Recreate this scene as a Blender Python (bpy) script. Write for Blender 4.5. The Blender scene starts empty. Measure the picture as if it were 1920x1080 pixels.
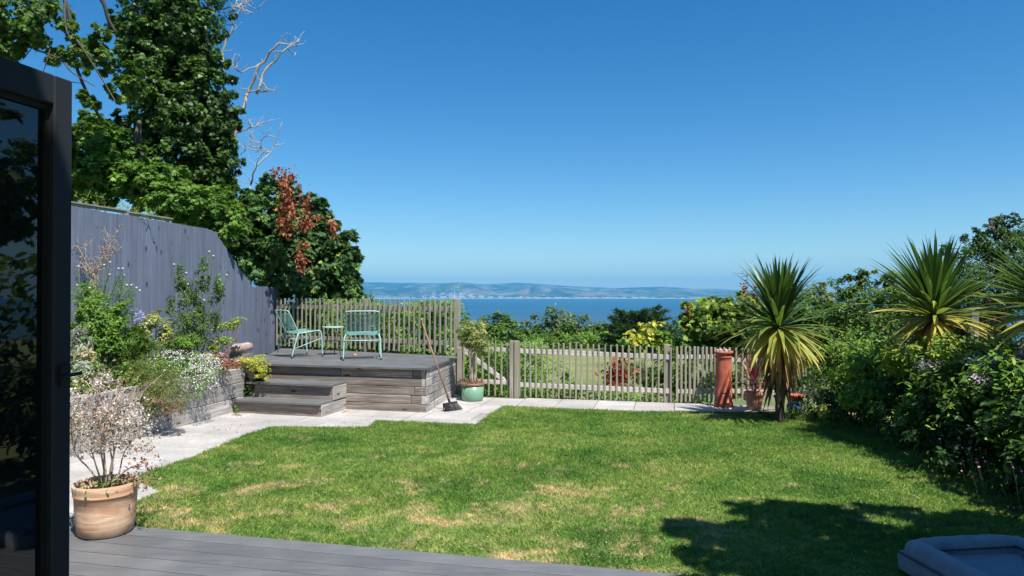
import bpy, math, random
import numpy as np
from mathutils import Vector, Matrix

R = math.radians
sc = bpy.context.scene
col = sc.collection

# ------------------------------------------------------------------ camera, world, sun
F = 1300.0; HZ = 552.0; CH = 1.8
cam_d = bpy.data.cameras.new('camera'); cam = bpy.data.objects.new('camera', cam_d); col.objects.link(cam)
cam_d.sensor_width = 36; cam_d.lens = 36 * F / 1920
cam_d.clip_start = 0.05; cam_d.clip_end = 60000
cam.location = (0, 0, CH)
cam.rotation_euler = (R(90) + math.atan((HZ - 540) / F), 0, 0)
sc.camera = cam

SUN_EL = 60.0; SUN_AZ = 147.0
sun_dir = Vector((math.cos(R(SUN_EL)) * math.sin(R(SUN_AZ)), math.cos(R(SUN_EL)) * math.cos(R(SUN_AZ)), math.sin(R(SUN_EL))))
w = bpy.data.worlds.new("World"); sc.world = w; w.use_nodes = True
nt = w.node_tree; bg = nt.nodes['Background']
sky = nt.nodes.new('ShaderNodeTexSky'); sky.sky_type = 'NISHITA'; sky.sun_disc = False
sky.sun_elevation = R(SUN_EL); sky.sun_rotation = R(SUN_AZ)
sky.altitude = 200; sky.air_density = 1.0; sky.dust_density = 0.3; sky.ozone_density = 3.0
hs = nt.nodes.new('ShaderNodeHueSaturation'); hs.inputs['Saturation'].default_value = 1.38
nt.links.new(sky.outputs[0], hs.inputs['Color']); tint = nt.nodes.new('ShaderNodeVectorMath'); tint.operation = 'MULTIPLY'; tint.inputs[1].default_value = (.86, .97, 1.0)
nt.links.new(hs.outputs[0], tint.inputs[0]); nt.links.new(tint.outputs[0], bg.inputs[0])
bg.inputs[1].default_value = 0.075
sd = bpy.data.lights.new('sun', 'SUN'); sd.energy = 4.6; sd.angle = R(0.5); sd.color = (1, 0.955, 0.88)
sun = bpy.data.objects.new('sun', sd); col.objects.link(sun)
sun.rotation_euler = sun_dir.to_track_quat('Z', 'Y').to_euler()
sc.view_settings.view_transform = 'Standard'; sc.view_settings.look = 'None'
sc.view_settings.exposure = 0.85; sc.view_settings.gamma = 1; sc.view_settings.use_curve_mapping = False
sc.cycles.max_bounces = 8; sc.cycles.transparent_max_bounces = 8
sc.cycles.volume_bounces = 0

# ------------------------------------------------------------------ helpers
YAW = R(13.0)
UH = np.array([math.cos(YAW), -math.sin(YAW), 0.0]); VH = np.array([math.sin(YAW), math.cos(YAW), 0.0]); ZH = np.array([0, 0, 1.0])
def W(u, v, z=0.0): return UH * u + VH * v + ZH * z          # garden axes -> world
def G(px, py, z=0.0):                                          # point on level z seen at a photo pixel
    D = (CH - z) * F / (py - HZ); return np.array([(px - 960) / F * D, D, z])
def P(px, py, D): return np.array([(px - 960) / F * D, D, CH - (py - HZ) / F * D])

def tag(o, label=None, cat=None, group=None, kind=None):
    if label: o['label'] = label
    if cat: o['category'] = cat
    if group: o['group'] = group
    if kind: o['kind'] = kind
    return o
def thing(name, label, cat, loc=(0, 0, 0), group=None):
    o = bpy.data.objects.new(name, None); col.objects.link(o); o.location = tuple(float(c) for c in loc)
    o.empty_display_size = 0.1
    return tag(o, label, cat, group)
def link(name, me, mat, parent=None, origin=None):
    me.materials.append(mat)
    o = bpy.data.objects.new(name, me); col.objects.link(o)
    if parent is not None: o.parent = parent
    if origin is not None: o.location = tuple(float(c) for c in origin)
    return o
def root_loc(p):
    v = Vector((0, 0, 0))
    while p is not None: v = v + p.location; p = p.parent
    return np.array(v)

class MB:
    def __init__(s): s.v = []; s.f = []
    def add(s, vs, fs):
        n = len(s.v); s.v += [tuple(map(float, p)) for p in vs]; s.f += [tuple(i + n for i in f) for f in fs]; return s
    def hexa(s, p):   # 8 points: bottom 4 ccw, top 4 ccw
        return s.add(p, [(3, 2, 1, 0), (4, 5, 6, 7), (0, 1, 5, 4), (1, 2, 6, 5), (2, 3, 7, 6), (3, 0, 4, 7)])
    def box(s, c, X, Y, Z):   # centre + half vectors
        c, X, Y, Z = map(np.asarray, (c, X, Y, Z))
        return s.hexa([c - X - Y - Z, c + X - Y - Z, c + X + Y - Z, c - X + Y - Z, c - X - Y + Z, c + X - Y + Z, c + X + Y + Z, c - X + Y + Z])
    def bbox(s, c, X, Y, Z, b):   # box with chamfered edges along every side
        c, X, Y, Z = map(lambda a: np.asarray(a, float), (c, X, Y, Z))
        lx, ly, lz = np.linalg.norm(X), np.linalg.norm(Y), np.linalg.norm(Z)
        vs = []; idx = {}
        for sx in (-1, 1):
            for sy in (-1, 1):
                for sz in (-1, 1):
                    for a in range(3):
                        fx, fy, fz = sx * (1 if a == 0 else 1 - b / lx), sy * (1 if a == 1 else 1 - b / ly), sz * (1 if a == 2 else 1 - b / lz)
                        idx[(sx, sy, sz, a)] = len(vs); vs.append(c + X * fx + Y * fy + Z * fz)
        fs = []
        for sg in (-1, 1):
            q = [(sg, -1, -1, 0), (sg, 1, -1, 0), (sg, 1, 1, 0), (sg, -1, 1, 0)]; fs.append([idx[k] for k in (q if sg > 0 else q[::-1])])
            q = [(-1, sg, -1, 1), (-1, sg, 1, 1), (1, sg, 1, 1), (1, sg, -1, 1)]; fs.append([idx[k] for k in (q if sg > 0 else q[::-1])])
            q = [(-1, -1, sg, 2), (1, -1, sg, 2), (1, 1, sg, 2), (-1, 1, sg, 2)]; fs.append([idx[k] for k in (q if sg > 0 else q[::-1])])
        for s1 in (-1, 1):
            for s2 in (-1, 1):
                for (a, b2, mk) in ((0, 1, lambda t: (s1, s2, t)), (0, 2, lambda t: (s1, t, s2)), (1, 2, lambda t: (t, s1, s2))):
                    q = [idx[mk(-1) + (a,)], idx[mk(1) + (a,)], idx[mk(1) + (b2,)], idx[mk(-1) + (b2,)]]
                    fs.append(q)
        for sx in (-1, 1):
            for sy in (-1, 1):
                for sz in (-1, 1): fs.append([idx[(sx, sy, sz, a)] for a in range(3)])
        return s.add(vs, fs)
    def beam(s, a, b, side, w, h):   # bar from a to b, 'side' roughly the width direction
        a, b, side = map(lambda q: np.asarray(q, float), (a, b, side))
        d = b - a; L = np.linalg.norm(d); d = d / L
        side = side - d * np.dot(side, d); side /= np.linalg.norm(side); up = np.cross(side, d)
        return s.bbox((a + b) / 2, side * w / 2, d * L / 2, up * h / 2, min(w, h) * .08)
    def tube(s, pts, r, n=8, cap=True):
        pts = [np.asarray(p, float) for p in pts]; k = len(pts)
        rs = [r] * k if np.isscalar(r) else list(r)
        prev = None; rings = []
        for i, p in enumerate(pts):
            t = pts[min(i + 1, k - 1)] - pts[max(i - 1, 0)]; t = t / (np.linalg.norm(t) + 1e-9)
            if prev is None:
                a = np.array([0, 0, 1.0]) if abs(t[2]) < .9 else np.array([1.0, 0, 0]); x = np.cross(t, a)
            else: x = prev - t * np.dot(prev, t)
            x /= np.linalg.norm(x) + 1e-9; y = np.cross(t, x); prev = x
            rings.append([p + rs[i] * (x * math.cos(2 * math.pi * j / n) + y * math.sin(2 * math.pi * j / n)) for j in range(n)])
        vs = [q for rg in rings for q in rg]; fs = []
        for i in range(k - 1):
            for j in range(n):
                j2 = (j + 1) % n; fs.append((i * n + j, i * n + j2, (i + 1) * n + j2, (i + 1) * n + j))
        if cap: fs.append(tuple(range(n))[::-1]); fs.append(tuple((k - 1) * n + j for j in range(n)))
        return s.add(vs, fs)
    def lathe(s, c, prof, n=40, wob=None):
        vs = []; fs = []; k = len(prof)
        for (r, z) in prof:
            for j in range(n):
                a = 2 * math.pi * j / n; vs.append((c[0] + r * math.cos(a), c[1] + r * math.sin(a), c[2] + z))
        for i in range(k - 1):
            for j in range(n):
                j2 = (j + 1) % n; fs.append((i * n + j, i * n + j2, (i + 1) * n + j2, (i + 1) * n + j))
        return s.add(vs, fs)
    def sphere(s, c, r, n=10, m=7):
        prof = [(max(1e-4, r * math.sin(math.pi * i / m)), -r * math.cos(math.pi * i / m)) for i in range(m + 1)]
        return s.lathe(c, prof, n)
    def build(s, name, mat, parent=None, smooth=False, origin=None):
        if origin is None and parent is None and s.v:
            a = np.array(s.v); origin = np.array([(a[:, 0].min() + a[:, 0].max()) / 2, (a[:, 1].min() + a[:, 1].max()) / 2, a[:, 2].min()])
        off = np.asarray(origin, float) if parent is None else root_loc(parent)
        me = bpy.data.meshes.new(name)
        me.from_pydata([tuple(np.array(p) - off) for p in s.v], [], s.f); me.update()
        if smooth: me.polygons.foreach_set('use_smooth', [True] * len(me.polygons))
        return link(name, me, mat, parent, off if parent is None else None)

def smooth_path(pts, k=6):   # Catmull-Rom
    pts = [np.asarray(p, float) for p in pts]; P_ = [pts[0]] + pts + [pts[-1]]; out = []
    for i in range(1, len(P_) - 2):
        for j in range(k):
            t = j / k; a, b, c, d = P_[i - 1], P_[i], P_[i + 1], P_[i + 2]
            out.append(.5 * ((2 * b) + (-a + c) * t + (2 * a - 5 * b + 4 * c - d) * t * t + (-a + 3 * b - 3 * c + d) * t ** 3))
    out.append(pts[-1]); return out

# ------------------------------------------------------------------ leaf engine (numpy)
TPL = {
 'dia': ([(0, 0, 0), (.45, .3, .07), (1, 0, -.06), (.45, -.3, .07)], [(0, 2, 1), (0, 3, 2)]),
 'oval': ([(0, 0, 0), (.28, .2, .05), (.7, .2, .03), (1, 0, -.1), (.7, -.2, .03), (.28, -.2, .05)], [(0, 3, 2, 1), (0, 5, 4, 3)]),
 'lance': ([(0, 0, 0), (.35, .1, .03), (1, 0, -.12), (.35, -.1, .03)], [(0, 2, 1), (0, 3, 2)]),
 'maple': ([(0, 0, 0), (.02, .3, .05), (.3, .62, .06), (.38, .3, .06), (.78, .46, .0), (.66, .16, .03), (1.05, 0, -.12),
            (.66, -.16, .03), (.78, -.46, .0), (.38, -.3, .06), (.3, -.62, .06), (.02, -.3, .05), (.38, 0, 0)],
           [(0, 12, 3, 2, 1), (12, 6, 5, 4, 3), (0, 11, 10, 9, 12), (12, 9, 8, 7, 6)]),
 'flower': ([(0, 0, 0)] + [((.5 if i % 2 == 0 else .24) * math.cos(i * math.pi / 5), (.5 if i % 2 == 0 else .24) * math.sin(i * math.pi / 5), .08 if i % 2 == 0 else .04) for i in range(10)],
            [tuple(range(1, 11))]),
 'blade': ([(0, .035, 0), (0, -.035, 0), (.55, -.022, .03), (.55, .022, .03), (1, 0, .14)], [(0, 1, 2, 3), (3, 2, 4)]),
}
def nrm(a): return a / (np.linalg.norm(a, axis=1, keepdims=True) + 1e-9)
def leaf_mesh(name, C, A, N, S, shape, rnd, off):
    t, fc = TPL[shape]; t = np.array(t); K = len(t); n = len(C)
    A = nrm(A); B = nrm(np.cross(N, A)); N = np.cross(A, B)
    V = C[:, None, :] + S[:, None, None] * (t[None, :, 0, None] * A[:, None, :] + t[None, :, 1, None] * B[:, None, :] + t[None, :, 2, None] * N[:, None, :])
    V = (V - off).reshape(-1, 3).astype(np.float32)
    loops1 = np.array([i for f in fc for i in f]); lens = np.array([len(f) for f in fc])
    loops = (loops1[None] + (np.arange(n) * K)[:, None]).ravel()
    lt = np.tile(lens, n); ls = np.concatenate([[0], np.cumsum(lt)[:-1]])
    me = bpy.data.meshes.new(name)
    me.vertices.add(n * K); me.vertices.foreach_set('co', V.ravel())
    me.loops.add(len(loops)); me.loops.foreach_set('vertex_index', loops.astype(np.int32))
    me.polygons.add(len(lt)); me.polygons.foreach_set('loop_start', ls.astype(np.int32)); me.polygons.foreach_set('loop_total', lt.astype(np.int32))
    at = me.attributes.new('rnd', 'FLOAT', 'POINT'); at.data.foreach_set('value', np.repeat(rnd, K).astype(np.float32))
    me.update(calc_edges=True)
    return me
def leaves(name, C, A, N, S, shape, mat, parent=None, rnd=None, rng=None):
    n = len(C)
    if rnd is None: rnd = (rng or np.random.default_rng(1)).random(n)
    off = root_loc(parent) if parent is not None else np.array([C[:, 0].mean(), C[:, 1].mean(), C[:, 2].min()])
    me = leaf_mesh(name, C, A, N, S, shape, rnd, off)
    return link(name, me, mat, parent, None if parent is not None else off)

def rdir(rng, n): return nrm(rng.normal(size=(n, 3)))
def crown_pts(rng, blobs, n, sub=.30, k=None, core=.2, clip=None, taper=None):
    """leaf positions in sub-clumps over uneven ellipsoids; returns position, outward direction, clump random"""
    area = np.array([np.prod(b[1]) ** (2 / 3) for b in blobs]); cnt = (n * area / area.sum()).astype(int)
    Cs, Ds, Rs = [], [], []
    for (c, r), m in zip(blobs, cnt):
        c = np.asarray(c, float); r = np.asarray(r, float) * np.ones(3)
        ks = k or max(8, int(m / 42)); d = rdir(rng, ks)
        rad = (1 - core * 2.2 * rng.random(ks) ** 2)
        sc_ = c + d * r * rad[:, None] * (1 - sub * .45)
        w_ = rng.random(ks) * .8 + .5; pick = rng.choice(ks, m, p=w_ / w_.sum())
        g = rdir(rng, m) * (rng.random(m) ** .45)[:, None]
        srad = sub * (.6 + .7 * rng.random(ks)); out_ = rng.random(ks) < .22; sc_ = np.where(out_[:, None], c + d * r * (1 + .16 * rng.random(ks))[:, None], sc_); srad = np.where(out_, srad * .5, srad)
        Cs.append(sc_[pick] + g * (r * srad[pick][:, None])); Ds.append(nrm(d[pick] * .8 + g * .7)); Rs.append(rng.random(ks)[pick])
    C, D_, Rr = np.vstack(Cs), np.vstack(Ds), np.concatenate(Rs)
    if clip is not None:
        mk = clip(C); C, D_, Rr = C[mk], D_[mk], Rr[mk]
    return C, D_, Rr
def foliage(name, rng, blobs, n, size, shape, mat, parent=None, sub=.3, up=.55, droop=.35, core=.2, k=None, clip=None):
    C, D_, Rr = crown_pts(rng, blobs, n, sub, k, core, clip); m = len(C)
    N = nrm(D_ * .65 + np.array([0, 0, up]) + rng.normal(size=(m, 3)) * .38)
    A = nrm(D_ * .5 + rng.normal(size=(m, 3)) * .8 - np.array([0, 0, droop])); A = nrm(A - N * (A * N).sum(1)[:, None])
    S = size * (.55 + .75 * rng.random(m))
    rnd = np.clip(.55 * Rr + .45 * rng.random(m), 0, 1)
    return leaves(name, C, A, N, S, shape, mat, parent, rnd)

def branch(mb, rng, a, b, r0, r1, wob=.1, k=6, n=6):
    a = np.asarray(a, float); b = np.asarray(b, float); L = np.linalg.norm(b - a)
    pts = [a + (b - a) * t + (rng.normal(size=3) * wob * L * math.sin(math.pi * t)) for t in np.linspace(0, 1, 4)]
    pts = smooth_path(pts, max(2, k // 2)); mb.tube(pts, list(np.linspace(r0, r1, len(pts))), n); return pts

# ------------------------------------------------------------------ materials
def mat_new(name):
    m = bpy.data.materials.new(name); m.use_nodes = True; t = m.node_tree
    return m, t, t.nodes['Principled BSDF'], t.nodes['Material Output']
def nd(t, ty, **kw):
    x = t.nodes.new(ty)
    for k, v in kw.items():
        if k in x.inputs: x.inputs[k].default_value = v
        else: setattr(x, k, v)
    return x
def ramp(t, stops, interp='LINEAR'):
    r = t.nodes.new('ShaderNodeValToRGB'); r.color_ramp.interpolation = interp
    e = r.color_ramp.elements
    while len(e) < len(stops): e.new(.5)
    for i, (p, c) in enumerate(stops):
        e[i].position = p; e[i].color = (c[0], c[1], c[2], 1) if not np.isscalar(c) else (c, c, c, 1)
    return r
def coords(t, scale=(1, 1, 1), rot=(0, 0, 0), kind='Object'):
    tc = nd(t, 'ShaderNodeTexCoord'); mp = nd(t, 'ShaderNodeMapping'); mp.inputs['Scale'].default_value = scale; mp.inputs['Rotation'].default_value = rot
    t.links.new(tc.outputs[kind], mp.inputs[0]); return mp.outputs[0]
def noise(t, vec, scale, detail=4, rough=.55, dist=0):
    x = nd(t, 'ShaderNodeTexNoise'); x.inputs['Scale'].default_value = scale; x.inputs['Detail'].default_value = detail
    x.inputs['Roughness'].default_value = rough; x.inputs['Distortion'].default_value = dist
    t.links.new(vec, x.inputs['Vector']); return x.outputs['Fac']
def mix(t, fac, a, b, mode='MIX'):
    m = t.nodes.new('ShaderNodeMix'); m.data_type = 'RGBA'; m.blend_type = mode
    for s, v in ((0, fac), (6, a), (7, b)):
        if hasattr(v, 'links') or isinstance(v, bpy.types.NodeSocket): t.links.new(v, m.inputs[s])
        else: m.inputs[s].default_value = v if s == 0 else (v[0], v[1], v[2], 1)
    return m.outputs[2]
def bump(t, h, strength, dist=.01, inp=None):
    b = nd(t, 'ShaderNodeBump'); b.inputs['Strength'].default_value = strength; b.inputs['Distance'].default_value = dist
    t.links.new(h, b.inputs['Height']); return b.outputs[0]
def geo_rand(t):
    g = nd(t, 'ShaderNodeNewGeometry'); return g.outputs['Random Per Island']

def leaf_mat(name, stops, trans=.35, rough=.52, spec=.3):
    m, t, p, o = mat_new(name)
    a = nd(t, 'ShaderNodeAttribute'); a.attribute_name = 'rnd'
    r = ramp(t, stops); t.links.new(a.outputs['Fac'], r.inputs[0])
    p.inputs['Roughness'].default_value = rough; p.inputs['Specular IOR Level'].default_value = spec
    t.links.new(r.outputs[0], p.inputs['Base Color'])
    tr = nd(t, 'ShaderNodeBsdfTranslucent'); hb = nd(t, 'ShaderNodeHueSaturation'); hb.inputs['Hue'].default_value = .485; hb.inputs['Saturation'].default_value = 1.1; hb.inputs['Value'].default_value = 1.5
    t.links.new(r.outputs[0], hb.inputs['Color']); t.links.new(hb.outputs[0], tr.inputs['Color'])
    ms = nd(t, 'ShaderNodeMixShader'); ms.inputs[0].default_value = trans
    t.links.new(p.outputs[0], ms.inputs[1]); t.links.new(tr.outputs[0], ms.inputs[2]); t.links.new(ms.outputs[0], o.inputs['Surface'])
    return m
def plain(name, c, rough=.5, metal=0, var=.12, scale=12, spec=.5, bmp=0.0):
    m, t, p, o = mat_new(name); v = coords(t)
    n = noise(t, v, scale, 5); r = ramp(t, [(.25, [x * (1 - var) for x in c]), (.75, [min(1, x * (1 + var)) for x in c])])
    t.links.new(n, r.inputs[0]); t.links.new(r.outputs[0], p.inputs['Base Color'])
    p.inputs['Roughness'].default_value = rough; p.inputs['Metallic'].default_value = metal; p.inputs['Specular IOR Level'].default_value = spec
    if bmp: t.links.new(bump(t, noise(t, v, scale * 6, 4), bmp), p.inputs['Normal'])
    return m

def wood_mat(name, c0, c1, c2, rot, grain=(1.2, 26, 26), knots=True, rough=.8, stain=None, rnd=.3):
    """weathered timber: grain runs along local X after rotation"""
    m, t, p, o = mat_new(name)
    tc = nd(t, 'ShaderNodeTexCoord'); mp0 = nd(t, 'ShaderNodeMapping'); mp0.inputs['Rotation'].default_value = rot
    t.links.new(tc.outputs['Object'], mp0.inputs[0])
    isl = geo_rand(t); vm = nd(t, 'ShaderNodeVectorMath', operation='ADD'); cb = nd(t, 'ShaderNodeCombineXYZ')
    mu = nd(t, 'ShaderNodeMath', operation='MULTIPLY'); mu.inputs[1].default_value = 37.0; t.links.new(isl, mu.inputs[0])
    for i in range(3): t.links.new(mu.outputs[0], cb.inputs[i])
    t.links.new(mp0.outputs[0], vm.inputs[0]); t.links.new(cb.outputs[0], vm.inputs[1])
    mp = nd(t, 'ShaderNodeMapping'); mp.inputs['Scale'].default_value = grain; t.links.new(vm.outputs[0], mp.inputs[0])
    n1 = noise(t, mp.outputs[0], 1.0, 6, .65, 1.2); n2 = noise(t, vm.outputs[0], 1.6, 3)
    r = ramp(t, [(.28, c0), (.5, c1), (.74, c2)]); t.links.new(n1, r.inputs[0])
    c = r.outputs[0]
    mr = nd(t, 'ShaderNodeMapRange'); mr.inputs['To Min'].default_value = 1 - rnd; mr.inputs['To Max'].default_value = 1 + rnd; t.links.new(isl, mr.inputs[0])
    mm = nd(t, 'ShaderNodeVectorMath', operation='MULTIPLY'); cc = nd(t, 'ShaderNodeCombineXYZ')
    for i in range(3): t.links.new(mr.outputs[0], cc.inputs[i])
    t.links.new(c, mm.inputs[0]); t.links.new(cc.outputs[0], mm.inputs[1]); c = mm.outputs[0]
    r2 = ramp(t, [(.35, 0), (.7, 1)]); t.links.new(n2, r2.inputs[0])
    c = mix(t, r2.outputs[0], c, mix(t, .45, c, stain or [x * .55 for x in c1]))
    if knots:
        mk = nd(t, 'ShaderNodeMapping'); mk.inputs['Scale'].default_value = (2.6, 6.5, 6.5); t.links.new(vm.outputs[0], mk.inputs[0])
        vo = nd(t, 'ShaderNodeTexVoronoi'); vo.inputs['Scale'].default_value = 1.0; t.links.new(mk.outputs[0], vo.inputs['Vector'])
        rk = ramp(t, [(.07, 1), (.17, 0)]); t.links.new(vo.outputs['Distance'], rk.inputs[0])
        c = mix(t, rk.outputs[0], c, [x * .45 for x in c0])
    t.links.new(c, p.inputs['Base Color']); p.inputs['Roughness'].default_value = rough
    t.links.new(bump(t, n1, .5, .004), p.inputs['Normal'])
    return m

M = {}
# sleepers run along garden U (front) or V (side walls)
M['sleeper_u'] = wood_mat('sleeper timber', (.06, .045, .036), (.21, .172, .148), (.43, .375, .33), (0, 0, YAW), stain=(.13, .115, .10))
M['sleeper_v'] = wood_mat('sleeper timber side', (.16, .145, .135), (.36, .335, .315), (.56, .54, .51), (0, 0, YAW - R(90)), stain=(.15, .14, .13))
M['picket'] = wood_mat('picket timber', (.15, .135, .10), (.29, .265, .21), (.45, .415, .35), (0, R(90), 0), grain=(1.5, 40, 40), knots=False, stain=(.16, .17, .10), rnd=.22)
M['rail'] = wood_mat('rail timber', (.34, .31, .27), (.58, .54, .48), (.75, .71, .65), (0, 0, YAW), knots=False)
M['blue_fence'] = wood_mat('blue grey painted boards', (.080, .098, .146), (.126, .150, .210), (.19, .216, .285), (0, R(90), 0), grain=(1.0, 22, 22), knots=True, rough=.62, stain=(.10, .115, .15), rnd=.11)
M['cap_wood'] = wood_mat('cap timber', (.14, .12, .10), (.24, .22, .19), (.34, .31, .28), (0, 0, YAW - R(90)), knots=False)
def deck_paint(name, c, rot):
    m, t, p, o = mat_new(name)
    tc = nd(t, 'ShaderNodeTexCoord'); mp = nd(t, 'ShaderNodeMapping'); mp.inputs['Rotation'].default_value = rot; mp.inputs['Scale'].default_value = (1.5, 30, 30)
    mp.vector_type = 'POINT'; t.links.new(tc.outputs['Object'], mp.inputs[0])
    n1 = noise(t, mp.outputs[0], 1, 5); n2 = noise(t, tc.outputs['Object'], 2.3, 5, .65); n3 = noise(t, tc.outputs['Object'], 55, 3, .7)
    r = ramp(t, [(.3, [x * .86 for x in c]), (.7, [x * 1.12 for x in c])]); t.links.new(n1, r.inputs[0])
    r2 = ramp(t, [(.45, 0), (.75, 1)]); t.links.new(n2, r2.inputs[0])
    cc = mix(t, r2.outputs[0], r.outputs[0], mix(t, .22, r.outputs[0], (.3, .29, .27)))
    r3 = ramp(t, [(.69, 0), (.73, 1)]); t.links.new(n3, r3.inputs[0]); cc = mix(t, r3.outputs[0], cc, mix(t, .35, cc, (.4, .38, .35)))
    isl = geo_rand(t); mr = nd(t, 'ShaderNodeMapRange'); mr.inputs['To Min'].default_value = .9; mr.inputs['To Max'].default_value = 1.1; t.links.new(isl, mr.inputs[0])
    vm = nd(t, 'ShaderNodeVectorMath', operation='SCALE'); t.links.new(cc, vm.inputs[0]); t.links.new(mr.outputs[0], vm.inputs['Scale'])
    t.links.new(vm.outputs[0], p.inputs['Base Color']); p.inputs['Roughness'].default_value = .5
    rr = ramp(t, [(.3, .42), (.7, .62)]); t.links.new(n2, rr.inputs[0]); t.links.new(rr.outputs[0], p.inputs['Roughness'])
    t.links.new(bump(t, n1, .25, .003), p.inputs['Normal']); return m
M['deck'] = deck_paint('grey deck paint', (.118, .122, .128), (0, 0, YAW))
M['soil'] = plain('soil', (.05, .035, .025), .95, var=.5, scale=30, bmp=.8)
def terracotta(name, c, pale, streak=(2, 2, 22)):
    m, t, p, o = mat_new(name); v = coords(t, streak); v2 = coords(t)
    n1 = noise(t, v, 1.6, 6, .6, .6); n2 = noise(t, v2, 5, 4); n3 = noise(t, v2, 60, 3)
    r = ramp(t, [(.3, [x * .72 for x in c]), (.5, c), (.72, pale)]); t.links.new(n1, r.inputs[0])
    r2 = ramp(t, [(.5, 0), (.8, .8)]); t.links.new(n2, r2.inputs[0]); c_ = mix(t, r2.outputs[0], r.outputs[0], pale)
    t.links.new(c_, p.inputs['Base Color']); p.inputs['Roughness'].default_value = .82
    t.links.new(bump(t, n1, .3, .006), p.inputs['Normal']); return m
M['pot_clay'] = terracotta('weathered terracotta', (.55, .33, .20), (.78, .62, .48))
M['chimney'] = terracotta('red chimney clay', (.43, .098, .055), (.49, .17, .11), (4, 4, 5))
M['pot_small'] = terracotta('terracotta', (.52, .25, .14), (.6, .36, .24), (4, 4, 6))
M['green_glaze'] = plain('green glazed pot', (.17, .33, .22), .25, var=.12, scale=6)
M['blue_glaze'] = plain('blue glazed pot', (.05, .12, .28), .15)
M['teal_metal'] = plain('pale teal painted steel', (.30, .52, .46), .35, var=.05)
M['teal_cord'] = plain('teal cord', (.15, .34, .31), .5, var=.15, scale=40)
M['dark_metal'] = plain('dark steel', (.05, .06, .06), .4)
M['black_foot'] = plain('black rubber foot', (.015, .015, .015), .6)
M['frame'] = plain('anthracite aluminium', (.024, .027, .033), .5, var=.06, spec=.15)
M['gasket'] = plain('black rubber gasket', (.006, .006, .006), .7)
M['broom_wood'] = plain('broom handle timber', (.27, .13, .08), .6, var=.25, scale=9)
M['bristle'] = plain('black bristles', (.012, .012, .014), .5, var=.3, scale=60)
M['bark'] = plain('bark', (.075, .062, .050), .9, var=.4, scale=14, bmp=.8)
M['dead_bark'] = plain('silvery dead wood', (.36, .33, .29), .85, var=.3, scale=9, bmp=.5)
M['dark_bark'] = plain('dark bark', (.06, .05, .04), .9, var=.4, scale=10, bmp=.7)
M['log_bark'] = wood_mat('log bark', (.10, .07, .06), (.33, .26, .23), (.55, .47, .43), (0, 0, R(-25)), grain=(7, 22, 22), knots=True, stain=(.16, .11, .10))
M['stem_green'] = plain('green stems', (.12, .18, .05), .6, var=.3)
M['stem_pale'] = plain('pale stems', (.40, .33, .25), .8, var=.2)
M['white_paint'] = plain('white paint', (.8, .8, .8), .5, var=.03)
M['render_wall'] = plain('rendered wall', (.50, .46, .42), .9, var=.06, scale=6, bmp=.3)
M['grey_post'] = plain('blue grey painted post', (.12, .14, .18), .6, var=.2)

# foliage colours
G_ = lambda *s: [(a, b) for a, b in s]
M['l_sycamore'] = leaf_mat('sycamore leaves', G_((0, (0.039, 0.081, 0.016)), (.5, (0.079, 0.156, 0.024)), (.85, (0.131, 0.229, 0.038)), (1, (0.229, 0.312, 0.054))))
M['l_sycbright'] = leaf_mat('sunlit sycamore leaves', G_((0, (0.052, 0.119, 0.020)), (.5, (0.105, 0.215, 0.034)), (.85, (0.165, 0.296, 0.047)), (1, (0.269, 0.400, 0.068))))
M['l_ivy'] = leaf_mat('ivy leaves', G_((0, (0.021, 0.049, 0.010)), (.5, (0.047, 0.107, 0.018)), (.9, (0.094, 0.185, 0.029)), (1, (0.152, 0.257, 0.046))), trans=.28, rough=.45, spec=.35)
M['l_bright'] = leaf_mat('bright green leaves', G_((0, (0.066, 0.142, 0.023)), (.5, (0.132, 0.258, 0.040)), (1, (0.265, 0.412, 0.057))))
M['l_yellowgreen'] = leaf_mat('yellow green leaves', G_((0, (.11, .2, .03)), (.5, (.22, .33, .05)), (1, (.38, .45, .08))))
M['l_yellow'] = leaf_mat('yellow leaves', G_((0, (.26, .33, .04)), (1, (.62, .60, .10))))
M['l_dark'] = leaf_mat('dark green leaves', G_((0, (0.015, 0.035, 0.009)), (.5, (0.033, 0.080, 0.016)), (.9, (0.075, 0.160, 0.029)), (1, (0.149, 0.248, 0.039))), trans=.25)
M['l_darksyc'] = leaf_mat('dark sycamore leaves', G_((0, (0.025, 0.062, 0.019)), (.5, (0.053, 0.124, 0.032)), (.88, (0.099, 0.198, 0.046)), (1, (0.465, 0.527, 0.065))), trans=.2)
M['l_rust'] = leaf_mat('rust dead leaves', G_((0, (.14, .04, .02)), (.6, (.34, .11, .05)), (1, (.5, .22, .10))), trans=.2, rough=.7)
M['l_red'] = leaf_mat('red leaves', G_((0, (.16, .03, .02)), (1, (.42, .10, .05))), trans=.3)
M['l_variegated'] = leaf_mat('variegated cream and green leaves', G_((0, (.06, .12, .03)), (.4, (.16, .24, .06)), (.65, (.40, .42, .16)), (1, (.75, .72, .38))))
M['l_golden'] = leaf_mat('golden green leaves', G_((0, (.12, .18, .03)), (.5, (.3, .35, .08)), (1, (.62, .58, .25))))
M['l_silver'] = leaf_mat('silver grey leaves', G_((0, (.2, .24, .18)), (1, (.52, .55, .46))))
M['l_heather'] = leaf_mat('fine heathery leaves', G_((0, (.08, .12, .03)), (.6, (.17, .23, .06)), (1, (.26, .28, .10))))
M['l_brown'] = leaf_mat('dry brown leaves', G_((0, (.12, .07, .045)), (.6, (.28, .17, .11)), (1, (.42, .28, .19))), rough=.8, trans=.2)
M['l_olive'] = leaf_mat('olive leaves', G_((0, (0.060, 0.101, 0.036)), (.6, (0.120, 0.175, 0.060)), (1, (0.216, 0.269, 0.108))))
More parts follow.
